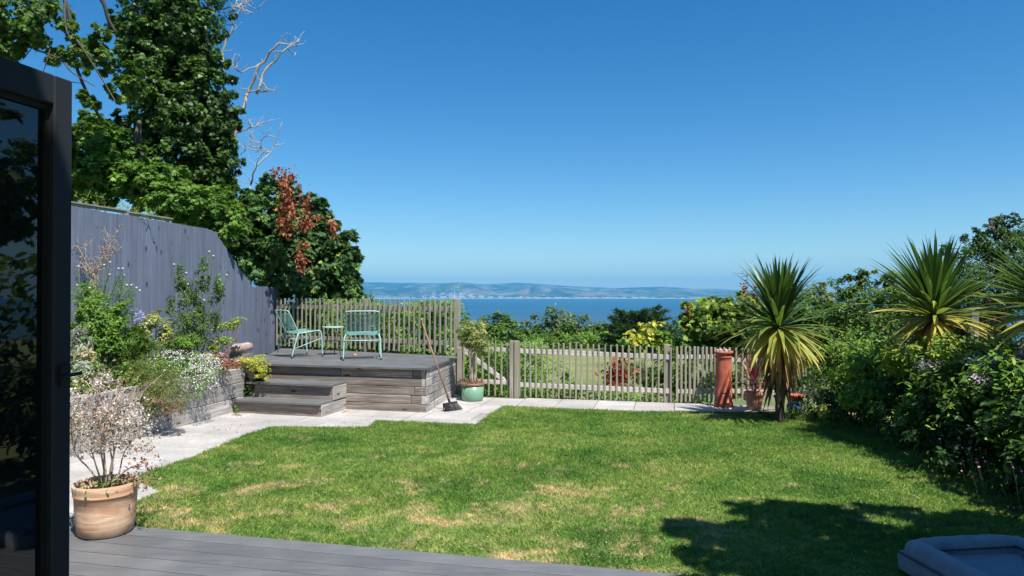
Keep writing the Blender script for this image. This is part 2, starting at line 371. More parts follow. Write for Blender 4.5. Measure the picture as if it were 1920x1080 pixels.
M['f_white'] = leaf_mat('white petals', G_((0, (.62, .58, .55)), (1, (.85, .84, .8))), trans=.25, rough=.6)
M['f_dry'] = leaf_mat('dried pale flower heads', G_((0, (.34, .27, .21)), (.4, (.56, .50, .44)), (1, (.80, .77, .72))), trans=.25, rough=.8)
M['f_cream'] = leaf_mat('cream petals', G_((0, (.75, .62, .30)), (1, (.85, .8, .55))), trans=.3)
M['f_lilac'] = leaf_mat('lilac petals', G_((0, (.30, .30, .62)), (1, (.55, .55, .85))), trans=.3)
M['f_mauve'] = leaf_mat('mauve petals', G_((0, (.50, .38, .52)), (1, (.82, .70, .80))), trans=.3)
M['f_pink'] = leaf_mat('pink petals', G_((0, (.5, .14, .26)), (1, (.75, .45, .52))), trans=.3)
M['f_ball'] = plain('grey blue thistle globe', (.38, .42, .46), .8, var=.3, scale=90, bmp=.6)
M['palm'] = leaf_mat('cordyline leaves', G_((0, (.035, .085, .018)), (.40, (.065, .13, .028)), (.6, (.20, .25, .05)), (.8, (.50, .44, .10)), (.94, (.50, .40, .09)), (1, (.42, .25, .10))), trans=.3, rough=.35)
M['palm_pink'] = leaf_mat('pink cordyline leaves', G_((0, (.25, .03, .05)), (1, (.6, .22, .22))), trans=.35, rough=.35)

# ------------------------------------------------------------------ terrain, sea, hills
TV = np.array([-400, 11.9, 13.5, 26, 60, 90, 200, 500, 700, 1500]); TZ = np.array([-.03, -.03, -.6, -2.0, -3.0, -8, -26, -66, -75, -90])
def terrain_z(x, y):
    v = x * VH[0] + y * VH[1]; z = np.interp(v, TV, TZ); return z
def build_terrain():
    rng = np.random.default_rng(5)
    ys = np.concatenate([[-400, -100, -30, -10], np.linspace(0, 16, 17), np.geomspace(18, 1500, 44)])
    xs = np.concatenate([-np.geomspace(1500, 10, 26), np.linspace(-8, 8, 9), np.geomspace(10, 1500, 26)])
    X, Y = np.meshgrid(xs, ys); Z = terrain_z(X, Y)
    vv = X * VH[0] + Y * VH[1]
    Z = Z + np.where(vv > 14, .012 * np.minimum(vv, 300) * np.sin(X * .11 + 1.3 * np.sin(Y * .05)) * .5, 0)
    Z = np.minimum(Z, np.where((np.abs(X) < 8) & (vv < 11.9), -.03, 99))
    nx = len(xs); V = np.stack([X.ravel(), Y.ravel(), Z.ravel()], 1)
    fs = [(j * nx + i, j * nx + i + 1, (j + 1) * nx + i + 1, (j + 1) * nx + i) for j in range(len(ys) - 1) for i in range(nx - 1)]
    m, t, p, o = mat_new('meadow ground'); v = coords(t)
    n1 = noise(t, v, .25, 6, .6); n2 = noise(t, v, 5, 5, .7)
    r = ramp(t, [(.3, (.085, .125, .03)), (.5, (.15, .18, .055)), (.7, (.24, .235, .09))]); t.links.new(n1, r.inputs[0])
    r2 = ramp(t, [(.3, .75), (.7, 1.15)]); t.links.new(n2, r2.inputs[0])
    t.links.new(mix(t, 1.0, r.outputs[0], r2.outputs[0], 'MULTIPLY'), p.inputs['Base Color']); p.inputs['Roughness'].default_value = .95
    t.links.new(bump(t, n2, .6, .05), p.inputs['Normal'])
    me = bpy.data.meshes.new('ground'); me.from_pydata([tuple(q) for q in V], [], fs); me.update()
    me.polygons.foreach_set('use_smooth', [True] * len(me.polygons))
    tag(link('ground', me, m), kind='structure')
build_terrain()

SEA = -60.0
def build_sea():
    m, t, p, o = mat_new('sea water'); v = coords(t, (1, 1, 1))
    tc = nd(t, 'ShaderNodeTexCoord'); mp = nd(t, 'ShaderNodeMapping'); mp.inputs['Scale'].default_value = (.00035, .0016, 1); t.links.new(tc.outputs['Object'], mp.inputs[0])
    n1 = noise(t, mp.outputs[0], 1, 5, .6, .4)
    r = ramp(t, [(.3, (.012, .066, .125)), (.5, (.017, .080, .142)), (.72, (.027, .095, .155))]); t.links.new(n1, r.inputs[0])
    # river silt near the shore below the trees
    sx = nd(t, 'ShaderNodeSeparateXYZ'); t.links.new(tc.outputs['Object'], sx.inputs[0])
    mr = nd(t, 'ShaderNodeMapRange'); mr.inputs['From Min'].default_value = 900; mr.inputs['From Max'].default_value = 2600; t.links.new(sx.outputs['Y'], mr.inputs[0])
    cc = mix(t, mr.outputs[0], (.05, .11, .16), r.outputs[0])
    t.links.new(cc, p.inputs['Base Color']); p.inputs['Roughness'].default_value = .5; p.inputs['Specular IOR Level'].default_value = .22
    n2 = noise(t, v, .12, 4, .6); t.links.new(bump(t, n2, .5, 1.0), p.inputs['Normal'])
    mb = MB(); mb.add([(-11500, 300, SEA), (11500, 300, SEA), (11500, 12500, SEA), (-11500, 12500, SEA)], [(0, 1, 2, 3)])
    tag(mb.build('sea', m, origin=(0, 0, 0)), kind='structure')
build_sea()

def build_hills():
    rng = np.random.default_rng(8)
    sky_px = [300, 560, 690, 750, 800, 820, 850, 870, 885, 900, 930, 965, 1010, 1040, 1100, 1150, 1190, 1240, 1280, 1300, 1340, 1370, 1400, 1500, 1650]
    sky_py = [530, 529, 529, 530, 531, 531, 530, 529.5, 531.5, 533, 532.5, 530, 532, 534.5, 538, 540, 539, 537.5, 540, 542, 541, 543.5, 545.5, 549, 551]
    fr_px = [300, 560, 690, 760, 820, 850, 870, 890, 910, 935, 960, 985, 1005, 1030, 1060, 1100, 1150, 1200, 1260, 1320, 1400, 1650]
    fr_py = [545, 543, 541, 539.5, 536, 531, 529.5, 535, 541, 549, 543, 538, 536, 540, 543, 545, 546, 544, 546, 548, 551, 554]
    D1, D2 = 11400.0, 14600.0
    us = np.linspace(-.62, .62, 360)          # x / y
    ds = np.concatenate([[9980, 10060, 10200], np.linspace(10400, 16500, 64)])
    px = us * F + 960
    h2 = CH + (HZ - np.interp(px, sky_px, sky_py)) * D2 / F; h1 = CH + (HZ - np.interp(px, fr_px, fr_py)) * D1 / F
    U, Dm = np.meshgrid(us, ds)
    def g(d, c, s0, s1): return np.where(d < c, np.exp(-((d - c) / s0) ** 2), np.exp(-((d - c) / s1) ** 2))
    base = SEA + 2 + 10 * np.clip((Dm - 10050) / 600, 0, 1)
    H = base + (h1[None] - base) * g(Dm, D1, 520, 700)
    H = np.maximum(H, base + (h2[None] - base) * g(Dm, D2, 1500, 1200))
    for k in range(1, 7):
        f = .00035 * 1.8 ** k
        H += (14 / 1.6 ** k) * np.sin(U * Dm * f * 6 + k * 1.7 + 2 * np.sin(Dm * f)) * np.sin(Dm * f * 5 + k) * np.clip((Dm - 10500) / 500, 0, 1) * np.where((np.abs(Dm - D2) < 500) | (np.abs(Dm - D1) < 200), .25, 1)
    H[0, :] = SEA - 3; H[1, :] = SEA + 1.5
    H = np.where((Dm < 10900), np.minimum(H, SEA + 2 + (Dm - 10050) * .06 + (H - SEA) * .3), H); H[0, :] = SEA - 3
    X = U * Dm; nx = len(us); V = np.stack([X.ravel(), Dm.ravel(), H.ravel()], 1)
    fs = [(j * nx + i, j * nx + i + 1, (j + 1) * nx + i + 1, (j + 1) * nx + i) for j in range(len(ds) - 1) for i in range(nx - 1)]
    m, t, p, o = mat_new('hill land'); v = coords(t)
    n1 = noise(t, v, .0019, 8, .66, 1.2); vo = nd(t, 'ShaderNodeTexVoronoi'); vo.inputs['Scale'].default_value = .0035; t.links.new(v, vo.inputs['Vector'])
    r = ramp(t, [(.36, (.010, .030, .018)), (.47, (.035, .065, .03)), (.54, (.12, .13, .07)), (.66, (.28, .23, .15))]); t.links.new(n1, r.inputs[0])
    c = mix(t, .25, r.outputs[0], vo.outputs['Color'], 'MULTIPLY')
    sx = nd(t, 'ShaderNodeSeparateXYZ'); t.links.new(v, sx.inputs[0])
    rb = ramp(t, [(0, 1), (.9, 1), (1, 0)]); mr = nd(t, 'ShaderNodeMapRange'); mr.inputs['From Min'].default_value = 9900; mr.inputs['From Max'].default_value = 10150; t.links.new(sx.outputs['Y'], mr.inputs[0]); t.links.new(mr.outputs[0], rb.inputs[0])
    c = mix(t, rb.outputs[0], c, (.62, .56, .47))
    t.links.new(c, p.inputs['Base Color']); p.inputs['Roughness'].default_value = 1; p.inputs['Specular IOR Level'].default_value = 0
    me = bpy.data.meshes.new('hills'); me.from_pydata([tuple(q) for q in V], [], fs); me.update(); me.polygons.foreach_set('use_smooth', [True] * len(me.polygons))
    tag(link('hills', me, m), kind='structure')
    def hz(x, y):
        i = np.clip(np.searchsorted(us, x / y), 1, nx - 1); j = np.clip(np.searchsorted(ds, y), 1, len(ds) - 1); return max(H[j, i], H[j - 1, i - 1])
    # the coastal town: pale roofs and walls far across the bay
    mb = MB(); cnt = 0
    for k in range(1900):
        a = rng.random()
        if a < .45: q = rng.normal(865, 34); d = 10350 + abs(rng.normal(0, 240))
        elif a < .75: q = rng.normal(1070, 90); d = 10270 + abs(rng.normal(0, 110))
        else: q = rng.uniform(700, 1330); d = 10270 + abs(rng.normal(0, 70))
        if q < 690 or q > 1400 or (1238 < q < 1250): continue
        if math.sin(q * .35) + .6 * math.sin(q * .13 + d * .01) + rng.normal() * .5 < -.1: continue
        x = (q - 960) / F * d; z = hz(x, d); s = rng.uniform(6, 15); h = rng.uniform(3, 6)
        mb.hexa([(x - s, d - 6, z - 8), (x + s, d - 6, z - 8), (x + s, d + 6, z - 8), (x - s, d + 6, z - 8), (x - s, d - 6, z + h), (x + s, d - 6, z + h), (x + s * .9, d + 5, z + h * 1.2), (x - s * .9, d + 5, z + h * 1.2)])
    mt, tt, pp, oo = mat_new('town walls'); isl = geo_rand(tt); rr = ramp(tt, [(0, (.35, .22, .17)), (.4, (.6, .55, .5)), (1, (.58, .56, .54))]); tt.links.new(isl, rr.inputs[0]); tt.links.new(rr.outputs[0], pp.inputs['Base Color'])
    tag(mb.build('coastal_town', mt, origin=(0, 0, 0)), 'pale seaside town scattered along the far shore under the hills', 'town', kind='stuff')
    # wind turbines
    def turbine(q, d, h, ang, lab):
        x = (q - 960) / F * d; z = hz(x, d) - 4
        t_ = thing('wind_turbine', lab, 'wind turbine', (x, d, z), 'wind turbines across the bay')
        MB().tube([(x, d, z), (x, d, z + h)], [h * .035, h * .02], 8).build('tower', M['white_paint'], t_)
        MB().box((x, d, z + h + 1), (2.6, 0, 0), (0, 6, 0), (0, 0, 2.4)).build('nacelle', M['white_paint'], t_)
        for k in range(3):
            a = R(ang + 120 * k); dx, dz = math.sin(a), math.cos(a); L = h * .6
            MB().tube([(x, d - 7, z + h + 1), (x + dx * L * .3, d - 7, z + h + 1 + dz * L * .3), (x + dx * L, d - 7, z + h + 1 + dz * L)], [h * .012, h * .022, h * .006], 5).build('blade', M['white_paint'], t_)
    turbine(852, 10180, 95, 10, 'tall white wind turbine near the shore, below the rounded hill')
    turbine(1218, 14000, 70, 25, 'leftmost of the four wind turbines on the far ridge')
    turbine(1235, 14000, 74, 50, 'second from left of the four wind turbines on the far ridge')
    turbine(1257, 14000, 70, 80, 'third from left of the four wind turbines on the far ridge')
    turbine(1274, 14000, 66, 5, 'rightmost of the four wind turbines on the far ridge')
    b = G(1042, 570.5, SEA)
    t_ = thing('sailing_boat', 'tiny white sailing boat alone out on the blue bay', 'boat', b)
    MB().hexa([b + [-3.5, -1.2, -.3], b + [3.5, -1.2, -.3], b + [3.5, 1.2, -.3], b + [-3.5, 1.2, -.3], b + [-4.5, -1.6, 1.4], b + [5.5, -1.0, 1.6], b + [5.5, 1.0, 1.6], b + [-4.5, 1.6, 1.4]]).build('hull', M['white_paint'], t_)
    MB().add([b + [-4, .1, 2.2], b + [.6, .1, 2.2], b + [.6, .1, 12], b + [-4, -.1, 2.2], b + [.6, -.1, 2.2], b + [.6, -.1, 12]], [(0, 1, 2), (5, 4, 3), (0, 2, 5, 3), (1, 0, 3, 4), (2, 1, 4, 5)]).build('mainsail', M['white_paint'], t_)
    MB().tube([b + [.8, 0, 1.2], b + [.8, 0, 12.5]], .12, 6).build('mast', M['white_paint'], t_)
build_hills()

# ------------------------------------------------------------------ house behind the camera (casts the shade on the open door)
def build_house():
    t_ = thing('house', 'rendered house whose garden front stands behind the viewer', 'house', W(0, -.55, 0))
    mb = MB(); v0, v1 = -.60, -.35
    def wall(u0, u1, z0, z1): mb.box(W((u0 + u1) / 2, (v0 + v1) / 2, (z0 + z1) / 2), UH * (u1 - u0) / 2, VH * (v1 - v0) / 2, ZH * (z1 - z0) / 2)
    wall(-7, -1.2, 0, 4.62); wall(2.6, 6, 0, 4.62); wall(-1.2, 2.6, 2.35, 4.62)
    mb.build('wall', M['render_wall'], t_)
    MB().box(W(-.5, -.30, 4.70), UH * 6.7, VH * .45, ZH * .075).build('roof', M['frame'], t_)
    for u in (-4, .7, 4.2):
        f = MB().box(W(u, -.34, 3.4), UH * .65, VH * .03, ZH * .6).build('window', M['frame'], t_)
        MB().box(W(u, -.305, 3.4), UH * .57, VH * .01, ZH * .52).build('pane', M['blue_glaze'], f)
build_house()

# ------------------------------------------------------------------ near deck
EDGE_V = (G(245, 985, .05) @ VH + G(1340, 1079, .05) @ VH) / 2
def build_near_deck():
    mb = MB(); bw = .172; v = EDGE_V; rng = np.random.default_rng(3); k = 0
    while v > -.5:
        cut = -4.6 + rng.uniform(-.5, .5)
        for (a, b) in ((-6.0, cut), (cut + .004, 7.0)):
            mb.bbox(W((a + b) / 2, v - bw / 2, .05 - .016), UH * (b - a) / 2, VH * (bw - .011) / 2, ZH * .016, .003)
        v -= bw; k += 1
    d = mb.build('deck', M['deck'], origin=(0, 0, 0)); tag(d, kind='structure')
    fb = MB().box(W(.5, EDGE_V - .03, .005), UH * 6.5, VH * .012, ZH * .011); tag(fb.build('deck_edge', M['deck'], origin=(0, 0, 0)), kind='structure')
build_near_deck()

# ------------------------------------------------------------------ paving slabs
def paving_mat():
    m, t, p, o = mat_new('sandstone slabs'); v = coords(t)
    n1 = noise(t, v, 1.7, 6, .6); n2 = noise(t, v, 24, 5, .7); isl = geo_rand(t)
    r = ramp(t, [(.3, (.30, .285, .27)), (.7, (.46, .44, .42))]); t.links.new(n1, r.inputs[0])
    mr = nd(t, 'ShaderNodeMapRange'); mr.inputs['To Min'].default_value = .88; mr.inputs['To Max'].default_value = 1.1; t.links.new(isl, mr.inputs[0])
    vm = nd(t, 'ShaderNodeVectorMath', operation='SCALE'); t.links.new(r.outputs[0], vm.inputs[0]); t.links.new(mr.outputs[0], vm.inputs['Scale'])
    r2 = ramp(t, [(.3, .8), (.65, 1.08)]); t.links.new(n2, r2.inputs[0])
    t.links.new(mix(t, 1, vm.outputs[0], r2.outputs[0], 'MULTIPLY'), p.inputs['Base Color']); p.inputs['Roughness'].default_value = .85
    t.links.new(bump(t, n2, .3, .003), p.inputs['Normal']); return m
M['slab'] = paving_mat(); M['grout'] = plain('grout and dirt', (.20, .185, .16), .95, var=.3, scale=20)
def build_paving():
    mb = MB(); rng = np.random.default_rng(4)
    def slab(u0, u1, v0, v1):
        g = .0075; z = .012 + rng.uniform(-.0015, .0015)
        mb.bbox(W((u0 + u1) / 2, (v0 + v1) / 2, z - .012), UH * ((u1 - u0) / 2 - g), VH * ((v1 - v0) / 2 - g), ZH * .012, .003)
    def row(u0, u1, v0, v1, w_, off):
        u = u0
        first = True
        while u < u1 - .02:
            e = min(u1, u + (off if first and off else w_)); first = False
            if u1 - e < .12: e = u1
            slab(u, e, v0, v1); u = e
    v = 4.65; k = 0
    while v < 8.0: row(-6.52, -4.5, v, v + .6, .9, .6 if k % 2 else .3); v += .6; k += 1
    vv = v
    while v < 9.9: row(-6.52, -3.75, v, min(v + .6, 10.3), .9, .45 if k % 2 else 0); v += .6; k += 1
    v = vv
    for h, off in ((.62, 0), (.62, .5), (.6, .2), (.62, .7), (.9, 0)):
        row(-3.75, -2.45, v, min(v + h, 11.76), .75, off); v += h
    row(-2.45, 1.35, 10.8, 11.76, .62, 0)
    tag(mb.build('paving', M['slab'], origin=(0, 0, 0)), kind='structure')
    MB().add([W(-6.6, 4.4, -.002), W(1.6, 4.4, -.002), W(1.6, 11.78, -.002), W(-6.6, 11.78, -.002)], [(0, 1, 2, 3)]).build('grout', M['grout'], origin=(0, 0, 0))
    tag(bpy.data.objects['grout'], kind='structure')
build_paving()

# ------------------------------------------------------------------ lawn
LAWN = [G(*q)[:2] for q in ((254, 896), (362, 859), (467, 815), (512, 802), (617, 803), (692, 803), (706, 790), (892, 798), (908, 786), (946, 763),
                            (1100, 769.5), (1180, 773), (1359, 774.5), (1420, 776))]
LAWN = [W(-4.55, EDGE_V + .0)[:2], W(-4.50, 5.4)[:2]] + LAWN + [np.array((4.6, 10.4)), np.array((5.2, 9)), np.array((5.2, 5)), np.array((5.4, EDGE_V - 5.4 * .23 + .2)), W(5.3, EDGE_V + .0)[:2]]
def lawn_colour(t, blade=False):
    tc = nd(t, 'ShaderNodeTexCoord'); mp = nd(t, 'ShaderNodeMapping'); mp.inputs['Scale'].default_value = (1, 1.25, 0); mp.inputs['Rotation'].default_value = (0, 0, R(8)); t.links.new(tc.outputs['Object'], mp.inputs[0]); v = mp.outputs[0]
    n1 = noise(t, v, .9, 7, .68, .5); n2 = noise(t, v, 1.7, 8, .74, .7); n3 = noise(t, v, 14, 4, .7)
    r = ramp(t, [(.28, (.058, .150, .026)), (.43, (.115, .230, .038)), (.56, (.21, .30, .066)), (.70, (.35, .38, .13))]); t.links.new(n1, r.inputs[0])
    # drier and browner towards the house
    sx = nd(t, 'ShaderNodeSeparateXYZ'); t.links.new(tc.outputs['Object'], sx.inputs[0])
    md = nd(t, 'ShaderNodeMapRange'); md.inputs['From Min'].default_value = 9.6; md.inputs['From Max'].default_value = 5.5; md.inputs['To Min'].default_value = -.05; md.inputs['To Max'].default_value = .06; t.links.new(sx.outputs['Y'], md.inputs[0])
    mx = nd(t, 'ShaderNodeMapRange'); mx.inputs['From Min'].default_value = .5; mx.inputs['From Max'].default_value = 3.2; mx.inputs['To Min'].default_value = 0.02; mx.inputs['To Max'].default_value = -.06; t.links.new(sx.outputs['X'], mx.inputs[0])
    ad = nd(t, 'ShaderNodeMath', operation='ADD'); t.links.new(n2, ad.inputs[0]); t.links.new(md.outputs[0], ad.inputs[1])
    ad2 = nd(t, 'ShaderNodeMath', operation='ADD'); t.links.new(ad.outputs[0], ad2.inputs[0]); t.links.new(mx.outputs[0], ad2.inputs[1])
    rd = ramp(t, [(.565, 0), (.62, .32), (.675, .7), (.73, 1)]); t.links.new(ad2.outputs[0], rd.inputs[0])
    c = mix(t, rd.outputs[0], r.outputs[0], (.62, .47, .27))
    r3 = ramp(t, [(.3, .72), (.7, 1.25)]); t.links.new(n3, r3.inputs[0]); c = mix(t, 1, c, r3.outputs[0], 'MULTIPLY')
    return c
def build_lawn():
    m, t, p, o = mat_new('turf'); c = lawn_colour(t)
    c = mix(t, .35, c, (.13, .12, .05)); t.links.new(c, p.inputs['Base Color']); p.inputs['Roughness'].default_value = .95
    mb = MB(); z = .016; n = len(LAWN)
    mb.add([(q[0], q[1], z) for q in LAWN] + [(q[0], q[1], -.02) for q in LAWN], [tuple(range(n))[::-1]] + [(i, (i + 1) % n, (i + 1) % n + n, i + n) for i in range(n)])
    tag(mb.build('lawn', m, origin=(0, 0, 0)), kind='structure')
    # grass blades
    rng = np.random.default_rng(11); Lp = np.array(LAWN); x0, y0 = Lp.min(0); x1, y1 = Lp.max(0)
    N0 = 800000; X = rng.uniform(x0, x1, N0); Y = rng.uniform(y0, y1, N0)
    ins = np.zeros(N0, bool); j = n - 1
    for i in range(n):
        xi, yi = Lp[i]; xj, yj = Lp[j]
        c_ = ((yi > Y) != (yj > Y)) & (X < (xj - xi) * (Y - yi) / (yj - yi + 1e-12) + xi); ins ^= c_; j = i
    ins &= (X < 4.75) & (np.abs(X) / Y < .80)
    keep = rng.random(N0) < np.clip(1.15 - .06 * (Y - 4.3), .62, 1)
    X, Y = X[ins & keep], Y[ins & keep]; n_ = len(X)
    # frayed edge
    edge = rng.normal(0, .012, (n_, 2)); X = X + edge[:, 0]; Y = Y + edge[:, 1]
    tuft = .5 + .5 * np.sin(X * 7.3 + 2 * np.sin(Y * 5.1)) * np.sin(Y * 6.7 + 2 * np.sin(X * 4.3))
    cell = np.sin(np.floor(X / .035) * 12.9898 + np.floor(Y / .045) * 78.233) * 43758.5453; cell = cell - np.floor(cell)
    S = (.017 + .018 * rng.random(n_) + .010 * tuft + .010 * cell) * (1 + .02 * (Y - 5))
    lean = rng.normal(size=(n_, 2)) * 1.0 + np.stack([.5 * np.sin(X * 1.9 + Y), .4 * np.cos(Y * 2.3 - X)], 1); A = nrm(np.stack([lean[:, 0], lean[:, 1], np.ones(n_)], 1))
    Nn = nrm(np.stack([rng.normal(size=n_), rng.normal(size=n_), rng.normal(size=n_) * .2], 1))
    C = np.stack([X, Y, np.full(n_, z - .003)], 1)
    bm, bt, bp, bo = mat_new('grass blades'); c = lawn_colour(bt); a = nd(bt, 'ShaderNodeAttribute'); a.attribute_name = 'rnd'
    rr = ramp(bt, [(0, (.42, .55, .60)), (.3, (.75, .85, .85)), (.6, (1.12, 1.14, .95)), (.85, (1.6, 1.5, 1.45)), (1, (2.2, 1.95, 2.0))]); bt.links.new(a.outputs['Fac'], rr.inputs[0])
    c = mix(bt, 1, c, rr.outputs[0], 'MULTIPLY'); bt.links.new(c, bp.inputs['Base Color']); bp.inputs['Roughness'].default_value = .55; bp.inputs['Specular IOR Level'].default_value = .3
    tr = nd(bt, 'ShaderNodeBsdfTranslucent'); bt.links.new(c, tr.inputs['Color']); ms = nd(bt, 'ShaderNodeMixShader'); ms.inputs[0].default_value = .35
    bt.links.new(bp.outputs[0], ms.inputs[1]); bt.links.new(tr.outputs[0], ms.inputs[2]); bt.links.new(ms.outputs[0], bo.inputs['Surface'])
    TPL['gb'] = ([(0, .10, 0), (0, -.10, 0), (1, 0, .15)], [(0, 1, 2)])
    me = leaf_mesh('grass_blades', C, A, Nn, S, 'gb', np.clip(.6 * cell + .4 * rng.random(n_), 0, 1), np.zeros(3))
    tag(link('grass', me, bm), 'short mown grass with dry straw coloured patches on the lawn', 'grass', kind='stuff')
    # clover / daisies
    k = 420; cx = rng.uniform(-3.6, 4, k); cy = rng.uniform(4.7, 10.6, k)
    cl = (np.sin(cx * 2.3 + 1) + np.sin(cy * 3.1) + rng.normal(size=k) * .6) > .7; cx, cy = cx[cl], cy[cl]; k = len(cx)
    leaves('daisies', np.stack([cx, cy, np.full(k, .045)], 1), nrm(rng.normal(size=(k, 3)) * [1, 1, .1]), np.tile([0, 0, 1.0], (k, 1)), np.full(k, .016), 'flower', M['f_white'], rng=rng)
    tag(bpy.data.objects['daisies'], 'scattered tiny white clover and daisy flowers in the lawn', 'flowers', kind='stuff')
build_lawn()

# ------------------------------------------------------------------ raised bed (left)
def seg_planks(mb, a, b, z0, n, h, th, nor, rng, joints=(), gap=.007):
    """stack of n sleepers of height h from a to b (plan points); nor = outward normal; thickness th behind the face"""
    a = np.array([a[0], a[1], 0.]); b = np.array([b[0], b[1], 0.]); d = b - a; L = np.linalg.norm(d); d /= L; nor = np.array([nor[0], nor[1], 0.])
    for i in range(n):
        cuts = [0] + [j for j in (joints[i % len(joints)] if joints else [])] + [L]
        for s, e in zip(cuts[:-1], cuts[1:]):
            off = rng.uniform(-.004, .004)
            mb.bbox(a + d * (s + e) / 2 - nor * (th / 2 - off) + ZH * (z0 + h * (i + .5)), d * ((e - s) / 2 - gap / 2), nor * th / 2, ZH * (h / 2 - gap / 2), .006)
BED_U = -5.95 + .0
bedA = G(461, 768)[:2]; bedB = G(300, 812)[:2]
bd = (bedB - bedA) / np.linalg.norm(bedB - bedA); bn = np.array([-bd[1], bd[0]]); bn = bn if bn[0] > 0 else -bn     # towards the lawn
bedC = bedA + bd * 7.2
BED_H = .66
def bed_pt(along, back, z=BED_H): q = bedA + bd * along - bn * back; return np.array([q[0], q[1], z])
def build_bed():
    rng = np.random.default_rng(21)
    t_ = thing('raised_bed', 'long raised flower bed of grey sleepers in front of the blue fence', 'raised bed', (*bed_pt(3.5, .5, 0)[:2], 0))
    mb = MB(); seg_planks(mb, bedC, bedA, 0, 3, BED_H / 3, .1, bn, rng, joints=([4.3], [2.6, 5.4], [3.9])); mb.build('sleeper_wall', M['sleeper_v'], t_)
    mb = MB(); mb.hexa([bed_pt(7.1, .1, 0), bed_pt(7.1, 1.55, 0), bed_pt(.05, 1.55, 0), bed_pt(.05, .1, 0), bed_pt(7.1, .1, BED_H - .06), bed_pt(7.1, 1.55, BED_H - .0), bed_pt(.05, 1.55, BED_H - .0), bed_pt(.05, .1, BED_H - .06)])
    mb.build('soil', M['soil'], t_)
    MB().box((-4.48, 11.22, .3), UH * .32, VH * .30, ZH * .3).build('soil', M['soil'], t_)  # soil block added to fill the dark gap before the platform
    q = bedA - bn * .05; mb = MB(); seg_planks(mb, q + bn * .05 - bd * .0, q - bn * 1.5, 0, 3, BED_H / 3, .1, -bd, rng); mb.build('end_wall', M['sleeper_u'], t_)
build_bed()

# ------------------------------------------------------------------ tall blue fence (left)
FE = np.array([-4.93, 14.45]); fd = -VH[:2]; fn = UH[:2]        # end near platform, direction towards the house, normal to the lawn
def fence_pt(t, z, off=0.0): q = FE + fd * t + fn * off; return np.array([q[0], q[1], z])
def build_blue_fence():
    t_ = thing('timber_fence', 'tall blue grey close board fence running down the left side of the garden', 'fence', fence_pt(5, 0))
    rng = np.random.default_rng(31); mb = MB(); t = .80; bw = .14; D3 = np.array([fd[0], fd[1], 0.]); N3 = np.array([fn[0], fn[1], 0.])
    while t < 12.5:
        if t < 1.95: top = 1.98 + (t - .80) / 1.15 * .98
        else: top = 2.96 + .018 * (t - 2)
        top += rng.uniform(-.008, .008)
        c = fence_pt(t + bw / 2, 0); sl = .5 * bw * (.98 / 1.15 if t < 1.9 else .018)
        a = .012; X = D3 * (bw / 2 + .006)
        o0, o1 = N3 * (.018 + rng.uniform(0, .006)), N3 * .003
        mb.hexa([c - X - N3 * .02, c + X - N3 * .02, c + X + o1, c - X + o0,
                 c - X - N3 * .02 + ZH * (top - sl), c + X - N3 * .02 + ZH * (top + sl), c + X + o1 + ZH * (top + sl), c - X + o0 + ZH * (top - sl)])
        t += bw
    mb.build('board_panel', M['blue_fence'], t_)
    # posts behind
    for tt in (2.0, 4.0, 6.0, 8.0, 10.0): MB().box(fence_pt(tt, 1.45, -.075), D3 * .05, N3 * .05, ZH * 1.45).build('post', M['cap_wood'], t_)
    # stepped weathered trellis caps on top
    for (a, b) in ((3.05, 4.0), (4.03, 5.05), (5.1, 6.0), (6.05, 7.4), (7.45, 9.0)):
        z = 2.96 + .018 * ((a + b) / 2 - 2)
        mb = MB(); mb.beam(fence_pt(a, z + .065, -.02), fence_pt(b, z + .065, -.02), N3, .05, .022); mb.beam(fence_pt(a, z + .035, -.03), fence_pt(b, z + .035, -.03), N3, .03, .03)
        k = a + .05
        while k < b: mb.box(fence_pt(k, z + .035, -.02), D3 * .02, N3 * .012, ZH * .035); k += .5
        mb.build('cap_rail', M['cap_wood'], t_)
    # lower end section
    t2 = thing('board_fence', 'low narrow blue grey board fence section between tall fence and picket fence', 'fence panel', fence_pt(.35, 0))
    mb = MB(); t = -.05
    for k in range(7):
        c = fence_pt(t + .06, 0); X = D3 * .066
        o = .004 + .018 * (k % 2); top = 1.95 + rng.uniform(-.01, .01)
        mb.bbox(c + N3 * o + ZH * (top + .6) / 2, X, N3 * .009, ZH * (top - .6) / 2, .002); t += .122
    mb.build('board_panel', M['blue_fence'], t2)
    MB().box(fence_pt(-.08, 1.25, -.05), D3 * .045, N3 * .045, ZH * .68).build('post', M['blue_fence'], t2)
build_blue_fence()

